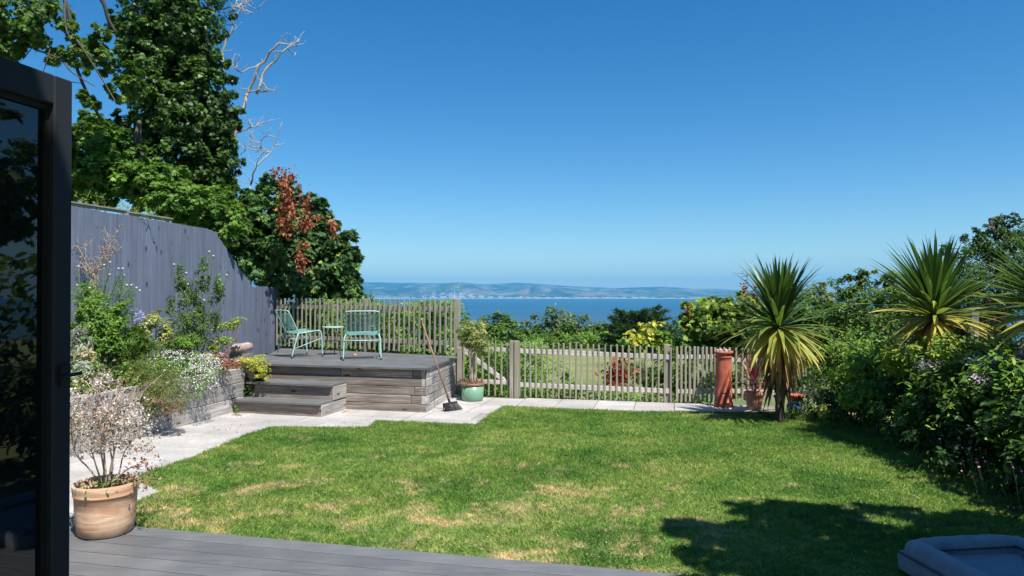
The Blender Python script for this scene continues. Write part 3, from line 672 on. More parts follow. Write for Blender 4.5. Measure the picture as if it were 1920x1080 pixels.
# ------------------------------------------------------------------ raised platform and steps
PH = .69
FR = np.array([-1.29, 10.5]); BR = np.array([-.98, 12.55]); BL = np.array([-4.80, 14.45]); FL = np.array([-4.18, 11.22])
def build_platform():
    rng = np.random.default_rng(41)
    t_ = thing('deck_platform', 'raised grey deck platform faced with weathered sleepers carrying the teal chairs', 'deck', (*((FR + BL) / 2), 0))
    def n_out(a, b): d = b - a; n = np.array([d[1], -d[0]]); return n / np.linalg.norm(n)
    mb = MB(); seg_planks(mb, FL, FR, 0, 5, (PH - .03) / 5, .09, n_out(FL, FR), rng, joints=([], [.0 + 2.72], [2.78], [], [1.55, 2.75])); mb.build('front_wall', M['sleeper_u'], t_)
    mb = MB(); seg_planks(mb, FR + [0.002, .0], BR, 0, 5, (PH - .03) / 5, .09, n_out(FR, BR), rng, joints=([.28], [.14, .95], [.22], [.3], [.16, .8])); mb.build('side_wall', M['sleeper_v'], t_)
    # deck boards (front overhang 4 cm), boards run along the front
    f0, f1 = FL + np.array([.0, 0]), FR; b0, b1 = BL, BR
    mb = MB(); nb = 22; hang = .06
    nf = n_out(FL, FR)
    def edge(s):   # s 0..1 from front to back -> left point, right point
        l = f0 + nf * hang * (1 - s) + (b0 - f0) * s; r = f1 + nf * hang * (1 - s) + n_out(FR, BR) * .03 + (b1 - f1) * s; return l, r
    for i in range(nb):
        l0, r0 = edge(i / nb); l1, r1 = edge((i + 1) / nb - .0012)
        mb.hexa([(*l0, PH - .03), (*r0, PH - .03), (*r1, PH - .03), (*l1, PH - .03), (*l0, PH), (*r0, PH), (*r1, PH), (*l1, PH)])
    mb.build('deck_boards', M['deck'], t_)
    # step blocks
    s = thing('garden_steps', 'two wooden steps with grey painted treads leading up to the raised deck', 'steps', (*((np.array([-2.78, 10.13]) + np.array([-4.18, 10.5])) / 2), 0))
    d = np.array([.19, .67]); d = d / np.linalg.norm(d)   # side direction
    R0 = np.array([-2.78, 10.13]); L0 = np.array([-4.20, 10.51]); fu = (R0 - L0) / np.linalg.norm(R0 - L0); nn = np.array([fu[1], -fu[0]])
    for (o, z0, z1, nm, depth, lx) in ((0, 0, .21, 'lower', .72, 0), (.33, .2, .44, 'upper', .40, 0)):
        a, b = L0 + d * o, R0 + d * o
        mb = MB(); seg_planks(mb, a, b, z0, 1, z1 - z0 - .028, .09, nn, rng); mb.build('riser', M['sleeper_u'], s)
        mb = MB(); seg_planks(mb, b - fu * .001, b + d * (depth), z0, 1, z1 - z0 - .028, .08, fu, rng); mb.build('cheek', M['sleeper_v'], s)
        A, B, C, D_ = a + nn * .055, b + nn * .055 + fu * .012 - fu * .02, b - fu * .01 + d * (depth - .0), a + d * (depth - .0)
        mb = MB(); mb.hexa([(*A, z1 - .027), (*B, z1 - .027), (*C, z1 - .027), (*D_, z1 - .027), (*A, z1), (*B, z1), (*C, z1), (*D_, z1)]); mb.build('tread', M['deck'], s)
build_platform()

# ------------------------------------------------------------------ picket fences
def pickets(t_, a, b, z0a, z0b, z1a, z1b, pitch, w_=.032, th=.018, front=(0, -1), rng=None, jit=.008, skip=()):
    a, b = np.array(a, float), np.array(b, float); d = b - a; L = np.linalg.norm(d); d /= L; n = np.array([d[1], -d[0]]); n = n if n @ np.array(front) > 0 else -n
    k = int(L / pitch); D3 = np.array([*d, 0]); N3 = np.array([*n, 0])
    for i in range(k + 1):
        s = i / k; q = a + (b - a) * s; z0 = z0a + (z0b - z0a) * s + rng.uniform(-jit, jit); z1 = z1a + (z1b - z1a) * s + rng.uniform(-jit, jit)
        tl = rng.normal() * .006
        lo = np.array([*q, z0]); hi = np.array([*(q + d * tl), z1]); up = (hi - lo) / 2
        mb = MB(); mb.bbox((lo + hi) / 2, D3 * w_ / 2 * rng.uniform(.9, 1.1), N3 * th / 2, up, .004)
        mb.build('picket', M['picket'], t_)
    return D3, N3
def build_pickets():
    rng = np.random.default_rng(51)
    # on the platform
    a, b = np.array([-4.86, 14.33]), np.array([-1.10, 12.48])
    t_ = thing('picket_fence', 'tall weathered picket fence along the back of the raised deck', 'picket fence', (*((a + b) / 2), PH))
    D3, N3 = pickets(t_, a + .0, b, PH + .05, PH + .05, 1.72, 1.70, .112, .036, .02, rng=rng)
    for z in (.93, 1.55): MB().beam((*(a - N3[:2] * .032), z), (*(b - N3[:2] * .032), z - .01), ZH, .075, .036).build('rail', M['picket'], t_)
    p = np.array([-.99, 12.55]); MB().bbox((*p, .86), (.05, -.012, 0), (.012, .05, 0), ZH * .86, .006).build('post', M['picket'], t_)
    q = a + (b - a) * .53 - N3[:2] * .09; MB().bbox((*q, 1.2), D3 * .045, N3 * .04, ZH * .52, .006).build('post', M['picket'], t_)
    # gate
    g0, g1 = np.array([-.86, 12.33]), np.array([-.07, 12.12])
    t_ = thing('garden_gate', 'low picket gate with diagonal brace beside the green pot', 'gate', (*((g0 + g1) / 2), 0))
    D3, N3 = pickets(t_, g0, g1, .03, .03, .99, .97, .108, .03, .018, rng=rng, jit=.014)
    for z in (.26, .83): MB().beam((*(g0 - N3[:2] * .028), z), (*(g1 - N3[:2] * .028), z), ZH, .07, .035).build('rail', M['rail'], t_)
    MB().beam((*(g0 - N3[:2] * .03), .80), (*(g1 - N3[:2] * .03), .24), ZH, .075, .03).build('brace', M['rail'], t_)
    for p in (np.array([-.93, 12.4]),): MB().bbox((*p, .43), (.045, -.01, 0), (.01, .045, 0), ZH * .43, .006).build('post', M['picket'], t_)
    # main fence
    f0, f1 = np.array([.13, 12.06]), np.array([2.62, 11.46])
    t_ = thing('picket_fence', 'low weathered picket fence with wide gaps at the back of the lawn', 'picket fence', (*((f0 + f1) / 2), 0))
    D3, N3 = pickets(t_, f0, f1, .02, .02, .98, .93, .0985, .03, .018, rng=rng)
    for za, zb in ((.23, .2), (.82, .76)): MB().beam((*(f0 - D3[:2] * .12 - N3[:2] * .03), za), (*(f1 + N3[:2] * -.03), zb), ZH, .078, .04).build('rail', M['rail'], t_)
    for p, w2 in ((f0 - D3[:2] * .135, .034), (f0 - D3[:2] * .050, .036)): MB().bbox((*p, .49), D3 * w2, N3 * .05, ZH * .505, .006).build('post', M['picket'], t_)
    MB().bbox((*(f1 - D3[:2] * .06 - N3[:2] * .08), .47), D3 * .05, N3 * .05, ZH * .495, .006).build('post', M['picket'], t_)
    # close-set panel up to the chimney pot
    h0, h1 = np.array([2.72, 11.44]), np.array([3.42, 11.42])
    t_ = thing('picket_fence', 'short run of close set pickets just left of the red chimney pot', 'picket fence', (*((h0 + h1) / 2), 0))
    D3, N3 = pickets(t_, h0, h1, .03, .03, .94, .93, .068, .036, .018, rng=rng)
    for z in (.2, .77): MB().beam((*(h0 - N3[:2] * .03), z), (*(h1 - N3[:2] * .03), z), ZH, .07, .036).build('rail', M['rail'], t_)
    # behind the palm
    k0, k1 = np.array([3.52, 11.5]), np.array([6.1, 11.3])
    t_ = thing('picket_fence', 'picket fence section behind the palm half hidden by shrubs', 'picket fence', (*((k0 + k1) / 2), 0))
    D3, N3 = pickets(t_, k0, k1, .03, .0, .92, .80, .095, .034, .018, rng=rng)
    for z in (.2, .72): MB().beam((*(k0 - N3[:2] * .03), z), (*(k1 - N3[:2] * .03), z - .06), ZH, .07, .036).build('rail', M['rail'], t_)
    MB().bbox((5.98, 9.0, .79), (.05, 0, 0), (0, .05, 0), ZH * .79, .006).build('fence_post', M['grey_post'])
    tag(bpy.data.objects['fence_post'], 'square blue grey post between the two palms in the right hedge', 'post')
build_pickets()

# ------------------------------------------------------------------ chairs and table
def build_chair():
    t_ = thing('lounge_chair', '', 'chair')
    sm = smooth_path
    for sx in (-1, 1):
        x0, x1 = .30 * sx, .275 * sx
        MB().tube(sm([(x0 * 1.03, -.29, .02), (x0, -.20, .33), (x1, -.155, .425)], 5), .011, 8).build('leg', M['teal_metal'], t_, True)
        MB().tube(sm([(x1, .19, .465), (x0, .265, .42), (x0 * 1.02, .285, .02)], 6), .011, 8).build('leg', M['teal_metal'], t_, True)
        MB().tube([(x1, -.155, .425), (x1, .19, .465)], .011, 8).build('seat_rail', M['teal_metal'], t_, True)
        MB().tube([(x0 * 1.015, -.26, .16), (x0 * 1.01, .272, .33)], .007, 6).build('strut', M['teal_metal'], t_, True)
        for y in (-.292, .285): MB().lathe((x0 * 1.03, y, 0), [(.001, 0), (.015, .001), (.015, .024), (.011, .03)], 10).build('foot', M['black_foot'], t_)
    MB().tube(sm([(-.265, -.13, .40), (-.268, -.24, .63), (-.27, -.325, .79), (-.235, -.342, .825), (0, -.345, .83), (.235, -.342, .825), (.27, -.325, .79), (.268, -.24, .63), (.265, -.13, .40)], 6), .011, 8).build('back_frame', M['teal_metal'], t_, True)
    MB().tube([(-.30, -.22, .33), (.30, -.22, .33)], .009, 8).build('crossbar', M['teal_metal'], t_, True)
    MB().tube([(-.275, .2, .44), (.275, .2, .44)], .009, 8).build('crossbar', M['teal_metal'], t_, True)
    mb = MB(); rng = np.random.default_rng(2)
    for i in range(25):
        s = (i + .5) / 25; y = -.14 - .185 * s; z = .43 + .36 * s; h = .004 * rng.normal()
        mb.tube([(-.266, y, z), (0, y - .012, z + h), (.266, y, z)], .0034, 5)
    mb.build('backrest', M['teal_cord'], t_, True)
    mb = MB()
    for i in range(32):
        s = (i + .5) / 32; y = -.15 + .36 * s; z = .43 + .04 * s
        mb.tube([(-.27, y, z), (-.2, y, z - .012), (.2, y, z - .012), (.27, y, z)], .0045, 5)
    mb.build('seat', M['teal_cord'], t_, True)
    return t_
def copy_tree(o, parent=None):
    c = o.copy(); col.objects.link(c); c.parent = parent
    for ch in [q for q in bpy.data.objects if q.parent == o]: copy_tree(ch, c)
    return c
def face(o, loc, d): o.location = loc; o.rotation_euler = (0, 0, math.atan2(-d[0], d[1]))
c1 = build_chair(); c2 = copy_tree(c1)
face(c1, (-3.80, 12.42, PH), (.74, .67)); face(c2, (-2.58, 11.95, PH), (-.22, .97))
tag(c1, 'teal cord lounge chair turned sideways, beside the blue fence', 'chair', 'teal garden chairs on the raised deck')
tag(c2, 'teal cord lounge chair with its back to the lawn, right of the side table', 'chair', 'teal garden chairs on the raised deck')
def build_table():
    c = np.array([-3.28, 12.72, PH]); t_ = thing('side_table', 'small round pale teal side table standing between the two chairs', 'table', c)
    MB().lathe(c, [(.001, .50), (.19, .50), (.195, .505), (.195, .515), (.19, .52), (.001, .52)], 40).build('table_top', M['teal_metal'], t_)
    for k in range(3):
        a = R(95 + 120 * k); MB().tube([c + [.07 * math.cos(a), .07 * math.sin(a), .5], c + [.17 * math.cos(a), .17 * math.sin(a), 0]], .008, 8).build('leg', M['dark_metal'], t_, True)
    MB().lathe(c, [(.095, .25), (.10, .255), (.095, .26)], 24).build('ring', M['dark_metal'], t_)
build_table()
def build_leaf_bit():
    rng = np.random.default_rng(9); c = G(664, 667, PH); mb = MB()
    for k in range(4): mb.lathe(c + [rng.uniform(-.03, .03), rng.uniform(-.02, .02), 0], [(.001, .035), (.02, .03), (.032, .014), (.028, .001), (.001, 0)], 7)
    tag(mb.build('dried_flower_head', M['pot_small'], smooth=True), 'small orange brown dried flower head lying on the raised deck under the chair', 'flower head')
build_leaf_bit()

# ------------------------------------------------------------------ broom
def build_broom():
    rng = np.random.default_rng(61)
    a = np.array([-.965, 10.70, .15]); b = np.array([-1.405, 10.86, 1.36]); d = (b - a) / np.linalg.norm(b - a)
    t_ = thing('broom', 'long handled broom with black bristles leaning on the raised deck', 'broom', (a[0], a[1], 0))
    MB().tube([a, b], [.0125, .0115], 10).build('handle', M['broom_wood'], t_, True)
    MB().tube([a - d * .03, a + d * .10], [.020, .016], 10).build('socket', M['bristle'], t_, True)
    s = np.array([.80, .60, .05]); s /= np.linalg.norm(s); n = np.cross(s, d)
    MB().bbox(a - d * .03, s * .125, n * .022, d * .018, .006).build('head', M['bristle'], t_)
    mb = MB()
    for i in range(26):
        for j in range(4):
            u = (i / 25 - .5) * 2; v = (j / 3 - .5) * 2; p0 = a - d * .045 + s * .118 * u + n * .016 * v
            p1 = p0 - d * .10 + s * .035 * u + n * .02 * v + rng.normal(size=3) * .006 + np.array([.02, -.01, 0]); p1[2] = max(p1[2], .016)
            mb.tube([p0, (p0 + p1) / 2 + rng.normal(size=3) * .003, p1], [.005, .0045, .002], 4)
    mb.build('bristles', M['bristle'], t_)
build_broom()

# ------------------------------------------------------------------ pots
def pot_big():
    c = np.array([-2.99, 5.12, .05]); h = .375
    t_ = thing('plant_pot', 'large weathered terracotta pot on the corner of the near deck', 'plant pot', c)
    MB().lathe(c, [(r_ * .955, z_) for r_, z_ in [(.001, .004), (.178, .004), (.190, .014), (.204, .10), (.211, .20), (.215, .285), (.221, .29), (.224, .297), (.221, .303), (.225, .33), (.228, h - .02), (.226, h - .004), (.220, h), (.212, h - .004), (.208, h - .03), (.202, .29), (.001, .285)]], 64).build('pot', M['pot_clay'], t_, True)
    mb = MB().lathe(c, [(.001, .31), (.10, .315), (.197, .30)], 40); mb.build('soil', M['soil'], t_)
    return c
def build_dry_shrub(c):
    rng = np.random.default_rng(71); b = c + [0, 0, .31]
    t_ = thing('potted_shrub', 'half dead shrub with dried pinkish white flower heads in the large terracotta pot', 'shrub', b)
    mb = MB(); tips = []
    for k in range(9):
        a = rng.uniform(0, 2 * math.pi); r = rng.uniform(.03, .13); top = b + [r * 2.1 * math.cos(a), r * 2.1 * math.sin(a), rng.uniform(.32, .5)]
        pts = branch(mb, rng, b + [.03 * math.cos(a), .03 * math.sin(a), 0], top, .0075, .004, .06)
        for q in range(6):
            e = top + np.array([rng.normal() * .14, rng.normal() * .14, rng.uniform(.03, .42)])
            branch(mb, rng, pts[-1 - rng.integers(0, 3)], e, .0045, .002, .08, n=4); tips.append(e)
    for q in ((.24, -.02, .14), (.28, .05, .05), (.3, .02, .22)):   # low side shoots
        e = b + q; branch(mb, rng, b + [.03, 0, .05], e, .005, .002, .08, n=4); tips.append(e)
    mb.build('stems', M['stem_pale'], t_, True)
    tips = np.array(tips)
    blobs = [(b + [-.03, .0, .56], (.31, .27, .27)), (b + [.14, 0, .43], (.22, .2, .18)), (b + [-.18, .05, .46], (.2, .2, .22))]
    C, D_, Rr = crown_pts(rng, blobs, 5200, .2, 120, .3); m = len(C)
    leaves('flower_heads', C, rdir(rng, m), nrm(D_ + rng.normal(size=(m, 3)) * .5), .017 * (.6 + .8 * rng.random(m)), 'flower', M['f_dry'], t_, rng.random(m))
    pk = tips[rng.integers(0, len(tips), 900)] + rng.normal(size=(900, 3)) * .05; pk[-170:] = (b + np.array([.26, .0, .12]) + rng.normal(size=(170, 3)) * [.07, .06, .09])
    leaves('dry_leaves', pk, rdir(rng, 900), rdir(rng, 900), .028 * (.6 + .7 * rng.random(900)), 'oval', M['l_brown'], t_, rng.random(900))
    g = b + rng.normal(size=(60, 3)) * [.09, .09, .03] + [.05, 0, .05]
    leaves('green_leaves', g, rdir(rng, 60), nrm(rdir(rng, 60) + [0, 0, 1]), np.full(60, .04), 'oval', M['l_bright'], t_, rng.random(60))
build_dry_shrub(pot_big())

def cordyline(name, label, base, trunk_h, n, L, rng, mat, cat='palm', split=None, w=.045, agemax=1.0, trunk=True, lean=(0, 0), lo=-62, tr=.075, nod=1.0, droopy=1.0, yel=1.0):
    base = np.asarray(base, float); t_ = thing(name, label, cat, base)
    top = base + [lean[0], lean[1], trunk_h]
    if trunk:
        mb = MB(); pts = smooth_path([base, base + (top - base) * .5 + [.02, 0, 0], top], 8); rr = [tr * (1.15 - .3 * i / len(pts)) * (1 + .08 * math.sin(i * 2.3)) for i in range(len(pts))]
        mb.tube(pts, rr, 12); mb.build('trunk', M['dark_bark'], t_, True)
    V = []; Fc = []; at = []
    for i in range(n):
        age = (i + rng.random()) / n; el = R(88 + (lo - 88) * age ** 1.12 + rng.normal() * 5)
        if split: el = R((89 - 27 * (age / split)) if age < split else (46 + (lo - 46) * ((age - split) / (1 - split)) ** .6)) + rng.normal() * .09
        az = i * 2.39996 + rng.normal() * .25
        Ln = L * (.78 + .3 * rng.random()) * (.82 + .25 * math.sin(math.pi * min(1, age * 1.3))); h = np.array([math.cos(az), math.sin(az), 0]); sd_ = np.array([-math.sin(az), math.cos(az), 0])
        p = top + ZH * (.10 * (1 - age) - .14 * age) + h * .03; ww = w * rng.uniform(.8, 1.15); a = el; seg = 7; twist = rng.normal() * .25
        kink = rng.integers(3, 6) if rng.random() < .10 and age > .25 else -1; st = len(V); droop_ = R(rng.uniform(14, 34)) * (.25 + age * 1.0) * droopy
        for k in range(seg + 1):
            s = k / seg; d = h * math.cos(a) + ZH * math.sin(a); wk = ww * (.55 + 1.6 * s if s < .28 else 1.0 * (1 - ((s - .28) / .72) ** 1.7)) * .5 + .0008
            up = np.cross(d, sd_); sdt = sd_ * math.cos(twist) + up * math.sin(twist)
            V += [p - sdt * wk, p + up * -.12 * wk * 1.5, p + sdt * wk]; at += [min(1, max(0, (age ** 1.25) * yel + (.12 * (s > .8)) * (age > .3) + rng.normal() * .03))] * 3
            p = p + d * (Ln / seg); a -= droop_ * (.4 + s) / 3.2 * (1.0 if a > R(-75) else 0)
            if k == kink: a -= R(38)
        for k in range(seg):
            q = st + 3 * k; Fc += [(q, q + 1, q + 4, q + 3), (q + 1, q + 2, q + 5, q + 4)]
    if trunk and trunk_h > 1:
        m = 150; az = rng.uniform(0, 2 * math.pi, m); zz = rng.uniform(.45, .97, m) * trunk_h; hv = np.stack([np.cos(az), np.sin(az), np.zeros(m)], 1)
        C = base + hv * tr * .8; C[:, 2] = base[2] + zz; leaves('dead_skirt', C, nrm(hv * .45 + rng.normal(size=(m, 3)) * .12 - [0, 0, 1]), nrm(hv + rng.normal(size=(m, 3)) * .3), .50 * (.5 + .6 * rng.random(m)), 'lance', M['l_brown'], t_, rng.random(m))
    me = bpy.data.meshes.new('leaves'); me.from_pydata([tuple(np.array(v) - base) for v in V], [], Fc); me.update()
    me.polygons.foreach_set('use_smooth', [True] * len(me.polygons))
    me.attributes.new('rnd', 'FLOAT', 'POINT').data.foreach_set('value', np.array(at, np.float32))
    link('leaves', me, mat, t_)
    return t_
rp = np.random.default_rng(81)
cordyline('cordyline_palm', 'cordyline palm with drooping yellow lower leaves just right of the red chimney pot', (3.74, 9.72, 0), 1.36, 330, .95, rp, M['palm'], lo=-66, w=.060, yel=1.22, droopy=1.15, tr=.055, split=.40)
cordyline('cordyline_palm', 'wide green cordyline palm rising out of the middle of the right hedge', (4.88, 8.0, 0), 1.60, 240, .88, rp, M['palm'], lo=-42, w=.056, yel=1.12, droopy=.75)
cordyline('cordyline_palm', 'cordyline palm with orange brown leaves cut off by the right edge of the photo', (5.22, 6.6, 0), 1.70, 260, .82, rp, M['palm'], lo=-50, w=.052, yel=1.05, droopy=.6)

def small_things():
    c = np.array([3.76, 10.78, 0]); t_ = thing('plant_pot', 'plain tapered terracotta pot between the chimney pot and the palm', 'plant pot', c)
    MB().lathe(c, [(.001, .003), (.085, .003), (.10, .04), (.128, .16), (.142, .235), (.152, .24), (.154, .285), (.146, .29), (.138, .28), (.13, .24), (.001, .235)], 40).build('pot', M['pot_small'], t_, True)
    cordyline('cordyline_plant', 'young red pink cordyline in the terracotta pot beside the chimney pot', c + [0, 0, .25], .2, 46, .42, np.random.default_rng(82), M['palm_pink'], cat='plant', w=.028, lo=-5, tr=.015, droopy=.6)
    # chimney pot
    c = np.array([3.38, 11.09, 0.012]); t_ = thing('chimney_pot', 'tall red clay chimney pot standing on the end of the paving', 'chimney pot', c)
    MB().lathe(c, [(.10, .002), (.146, .002), (.148, .06), (.144, .085), (.134, .095), (.128, .40), (.122, .72), (.122, .77), (.134, .785), (.136, .80), (.124, .81), (.124, .835), (.150, .85), (.152, .875), (.142, .885), (.112, .888), (.105, .86), (.105, .3), (.10, .002)], 48).build('shaft', M['chimney'], t_, True)
    mb = MB()
    for k in range(8):
        a = k * math.pi / 4 + .2; e = np.array([math.cos(a), math.sin(a), 0]); s = np.array([-math.sin(a), math.cos(a), 0])
        mb.bbox(c + e * .098 + ZH * .897, s * .024, e * .012, ZH * .014, .005)
    mb.build('crown', M['render_wall'], t_)
    # green glazed pot and topiary
    c = np.array([-.665, 11.72, .012]); t_ = thing('plant_pot', 'pale green glazed pot with brown rim beside the gate', 'plant pot', c)
    MB().lathe(c, [(.001, .003), (.165, .003), (.178, .02), (.186, .10), (.190, .255), (.001, .255)], 48).build('pot', M['green_glaze'], t_, True)
    MB().lathe(c, [(.190, .256), (.200, .262), (.204, .285), (.198, .302), (.185, .298), (.178, .27), (.001, .262)], 48).build('rim', M['broom_wood'], t_, True)
    rng = np.random.default_rng(83); t2 = thing('standard_shrub', 'lollipop shaped variegated shrub growing in the green glazed pot', 'shrub', c + [0, 0, .26])
    mb = MB()
    for (a, b) in (((-.03, 0, .26), (.01, .02, .86)), ((.035, .01, .26), (.04, 0, .88)), ((.0, -.03, .26), (-.03, .0, .8))): branch(mb, rng, c + a, c + b, .017, .012, .03)
    mb.build('trunk', M['stem_pale'], t2, True)
    foliage('crown', rng, [(c + [.02, 0, 1.06], (.27, .27, .29)), (c + [.10, 0, .96], (.21, .21, .18)), (c + [-.10, 0, 1.16], (.19, .19, .17)), (c + [.05, 0, 1.28], (.14, .14, .1))], 4600, .062, 'lance', M['l_variegated'], t2, sub=.35)
    n = 420; q = c + np.array([0, 0, .27]) + rng.normal(size=(n, 3)) * [.085, .085, .012]; A = nrm(rng.normal(size=(n, 3)) * [.6, .6, .2] + [0, 0, .8])
    tag(leaves('dry_grass', q, A, rdir(rng, n), .11 * (.5 + .8 * rng.random(n)), 'blade', M['l_brown'], None, rng.random(n)), 'withered tan grass filling the green glazed pot around the shrub stem', 'dry grass', kind='stuff')
    # blue pot and red pot near palm base
    c = np.array([4.12, 10.15, .06]); MBb = MB().lathe(c, [(.001, .0), (.06, .002), (.10, .06), (.105, .11), (.085, .15), (.09, .165), (.08, .165), (.07, .14), (.001, .13)], 32)
    tag(MBb.build('glazed_pot', M['blue_glaze'], smooth=True), 'small dark blue glazed pot at the foot of the nearer palm trunk', 'pot')
    c = np.array([4.32, 10.55, .12]); mb = MB().lathe(c, [(.001, 0), (.06, .002), (.085, .12), (.10, .125), (.102, .16), (.09, .16), (.085, .13), (.001, .12)], 32)
    tag(mb.build('orange_pot', M['chimney'], smooth=True), 'small orange red clay pot half hidden in leaves right of the palm trunk', 'pot')
    mb = MB().lathe((4.32, 10.55, 0), [(.001, .0), (.09, .001), (.085, .118), (.001, .119)], 10); tag(mb.build('log_slice', M['bark']), 'dark wooden stump carrying the small orange red clay pot', 'stump')
    # log on bed corner
    rng = np.random.default_rng(84); a = bed_pt(.15, .75, .80) ; b = bed_pt(.35, 1.35, .76); a, b = P(472, 648, 11.2), P(432, 657, 11.0)
    mb = MB(); pts = [a + (b - a) * s + rng.normal(size=3) * .006 for s in np.linspace(0, 1, 7)]; mb.tube(pts, [.058, .072, .080, .078, .084, .080, .068], 14)
    tag(mb.build('log', M['log_bark'], smooth=True), 'short pale barked log lying across the far end of the raised bed', 'log')
    mb = MB().box((a + b) / 2 - [0, 0, .155], (.16, 0, 0), (0, .09, 0), (0, 0, .065)); tag(mb.build('stone_block', M['grout']), 'rough grey stone block under the log on the raised bed', 'stone')
small_things()

# ------------------------------------------------------------------ dog bed
def build_dog_bed():
    m, t, p, o = mat_new('blue grey plush'); v = coords(t); n1 = noise(t, v, 9, 5, .7); n2 = noise(t, v, 220, 3, .7)
    r = ramp(t, [(.3, (.15, .185, .24)), (.7, (.25, .29, .36))]); t.links.new(n1, r.inputs[0]); t.links.new(r.outputs[0], p.inputs['Base Color']); p.inputs['Roughness'].default_value = .95
    p.inputs['Sheen Weight'].default_value = .5; t.links.new(bump(t, n2, .9, .006), p.inputs['Normal'])
    piping = plain('dark piping', (.04, .055, .085), .8)
    # plan corners seen in the photo, bed stands on the lawn
    c0 = G(1676, 1003, .24)[:2]        # back-left corner
    c1 = G(1880, 995, .24)[:2]       # back-right corner
    ex = (c1 - c0); Lx = np.linalg.norm(ex); ex /= Lx; ey = np.array([ex[1], -ex[0]])      # towards the house
    if ey[1] > 0: ey = -ey
    Lx, Ly = .86, 1.15
    t_ = thing('dog_bed', 'blue grey plush dog bed with raised bolster edge lying on the lawn', 'dog bed', (*(c0 + ex * Lx / 2 + ey * Ly / 2), .03))
    def Q(x, y, z): q = c0 + ex * x + ey * y; return np.array([q[0], q[1], z])
    z0 = .035
    def rbox(mb, x0, x1, y0, y1, za, zb, r, n=6):
        prof = [(0, 0)]; vs = []; k = 0
        rings = []
        for j in range(n + 1):
            a = math.pi / 2 * j / n; rings.append((r * (1 - math.sin(a)), zb - r * (1 - math.cos(a)) if False else zb - r + r * math.cos(math.pi / 2 - a)))
        rings = [(0.0 + r * .3, za), (0, za + r * .5)] + [(r * (1 - math.cos(math.pi / 2 * j / n)), zb - r + r * math.sin(math.pi / 2 * j / n)) for j in range(n + 1)]
        cr = r * 1.2; K = 5
        for (ins, z) in rings:
            pts = []
            for (cx, cy, a0) in ((x1 - cr, y1 - cr, 0), (x0 + cr, y1 - cr, 90), (x0 + cr, y0 + cr, 180), (x1 - cr, y0 + cr, 270)):
                for q in range(K): a = R(a0 + 90 * q / (K - 1)); pts.append(Q(cx + (cr - ins) * math.cos(a), cy + (cr - ins) * math.sin(a), z + .006 * math.sin(cx * 9 + q)))
            rings_n = len(pts); vs += pts
        fs = [(i * rings_n + j, i * rings_n + (j + 1) % rings_n, (i + 1) * rings_n + (j + 1) % rings_n, (i + 1) * rings_n + j) for i in range(len(rings) - 1) for j in range(rings_n)]
        fs.append(tuple((len(rings) - 1) * rings_n + j for j in range(rings_n))); mb.add(vs, fs)
    mb = MB(); rbox(mb, 0, Lx, 0, Ly, z0, .155, .03); mb.build('mattress', m, t_, True)
    def bolster(pts, r, nm='bolster'):
        pts = smooth_path([Q(*q) for q in pts], 8); k = len(pts); rs = [r * (.80 + .2 * math.sin(math.pi * min(1, max(0, i / (k - 1)) * 1.0)) ** .5) * (1 + .03 * math.sin(i * 1.7)) for i in range(k)]
        MB().tube(pts, rs, 18).build(nm, m, t_, True)
    r = .074; z = .172
    bolster([(.075, .09, z), (.25, .08, z + .004), (Lx - .25, .08, z + .004), (Lx - .075, .09, z)], r)
    bolster([(.08, .06, z), (.078, .3, z), (.078, Ly - .3, z - .01), (.085, Ly - .10, z - .05)], r)
    bolster([(Lx - .08, .06, z), (Lx - .078, .3, z), (Lx - .078, Ly - .3, z - .01), (Lx - .085, Ly - .10, z - .05)], r)
    mb = MB(); mb.tube(smooth_path([Q(.155, .16, z + .022), Q(Lx - .155, .16, z + .028)], 4), .006, 6)
    for x in (.0, Lx): s = 1 if x == 0 else -1; mb.tube(smooth_path([Q(x + s * .155, .15, z + .030), Q(x + s * .155, .5, z + .030), Q(x + s * .155, Ly - .2, z + .0)], 6), .006, 6)
    mb.tube([Q(-.004, .04, .152), Q(-.004, Ly - .04, .152)], .006, 6)
    mb.build('piping', piping, t_, True)
build_dog_bed()

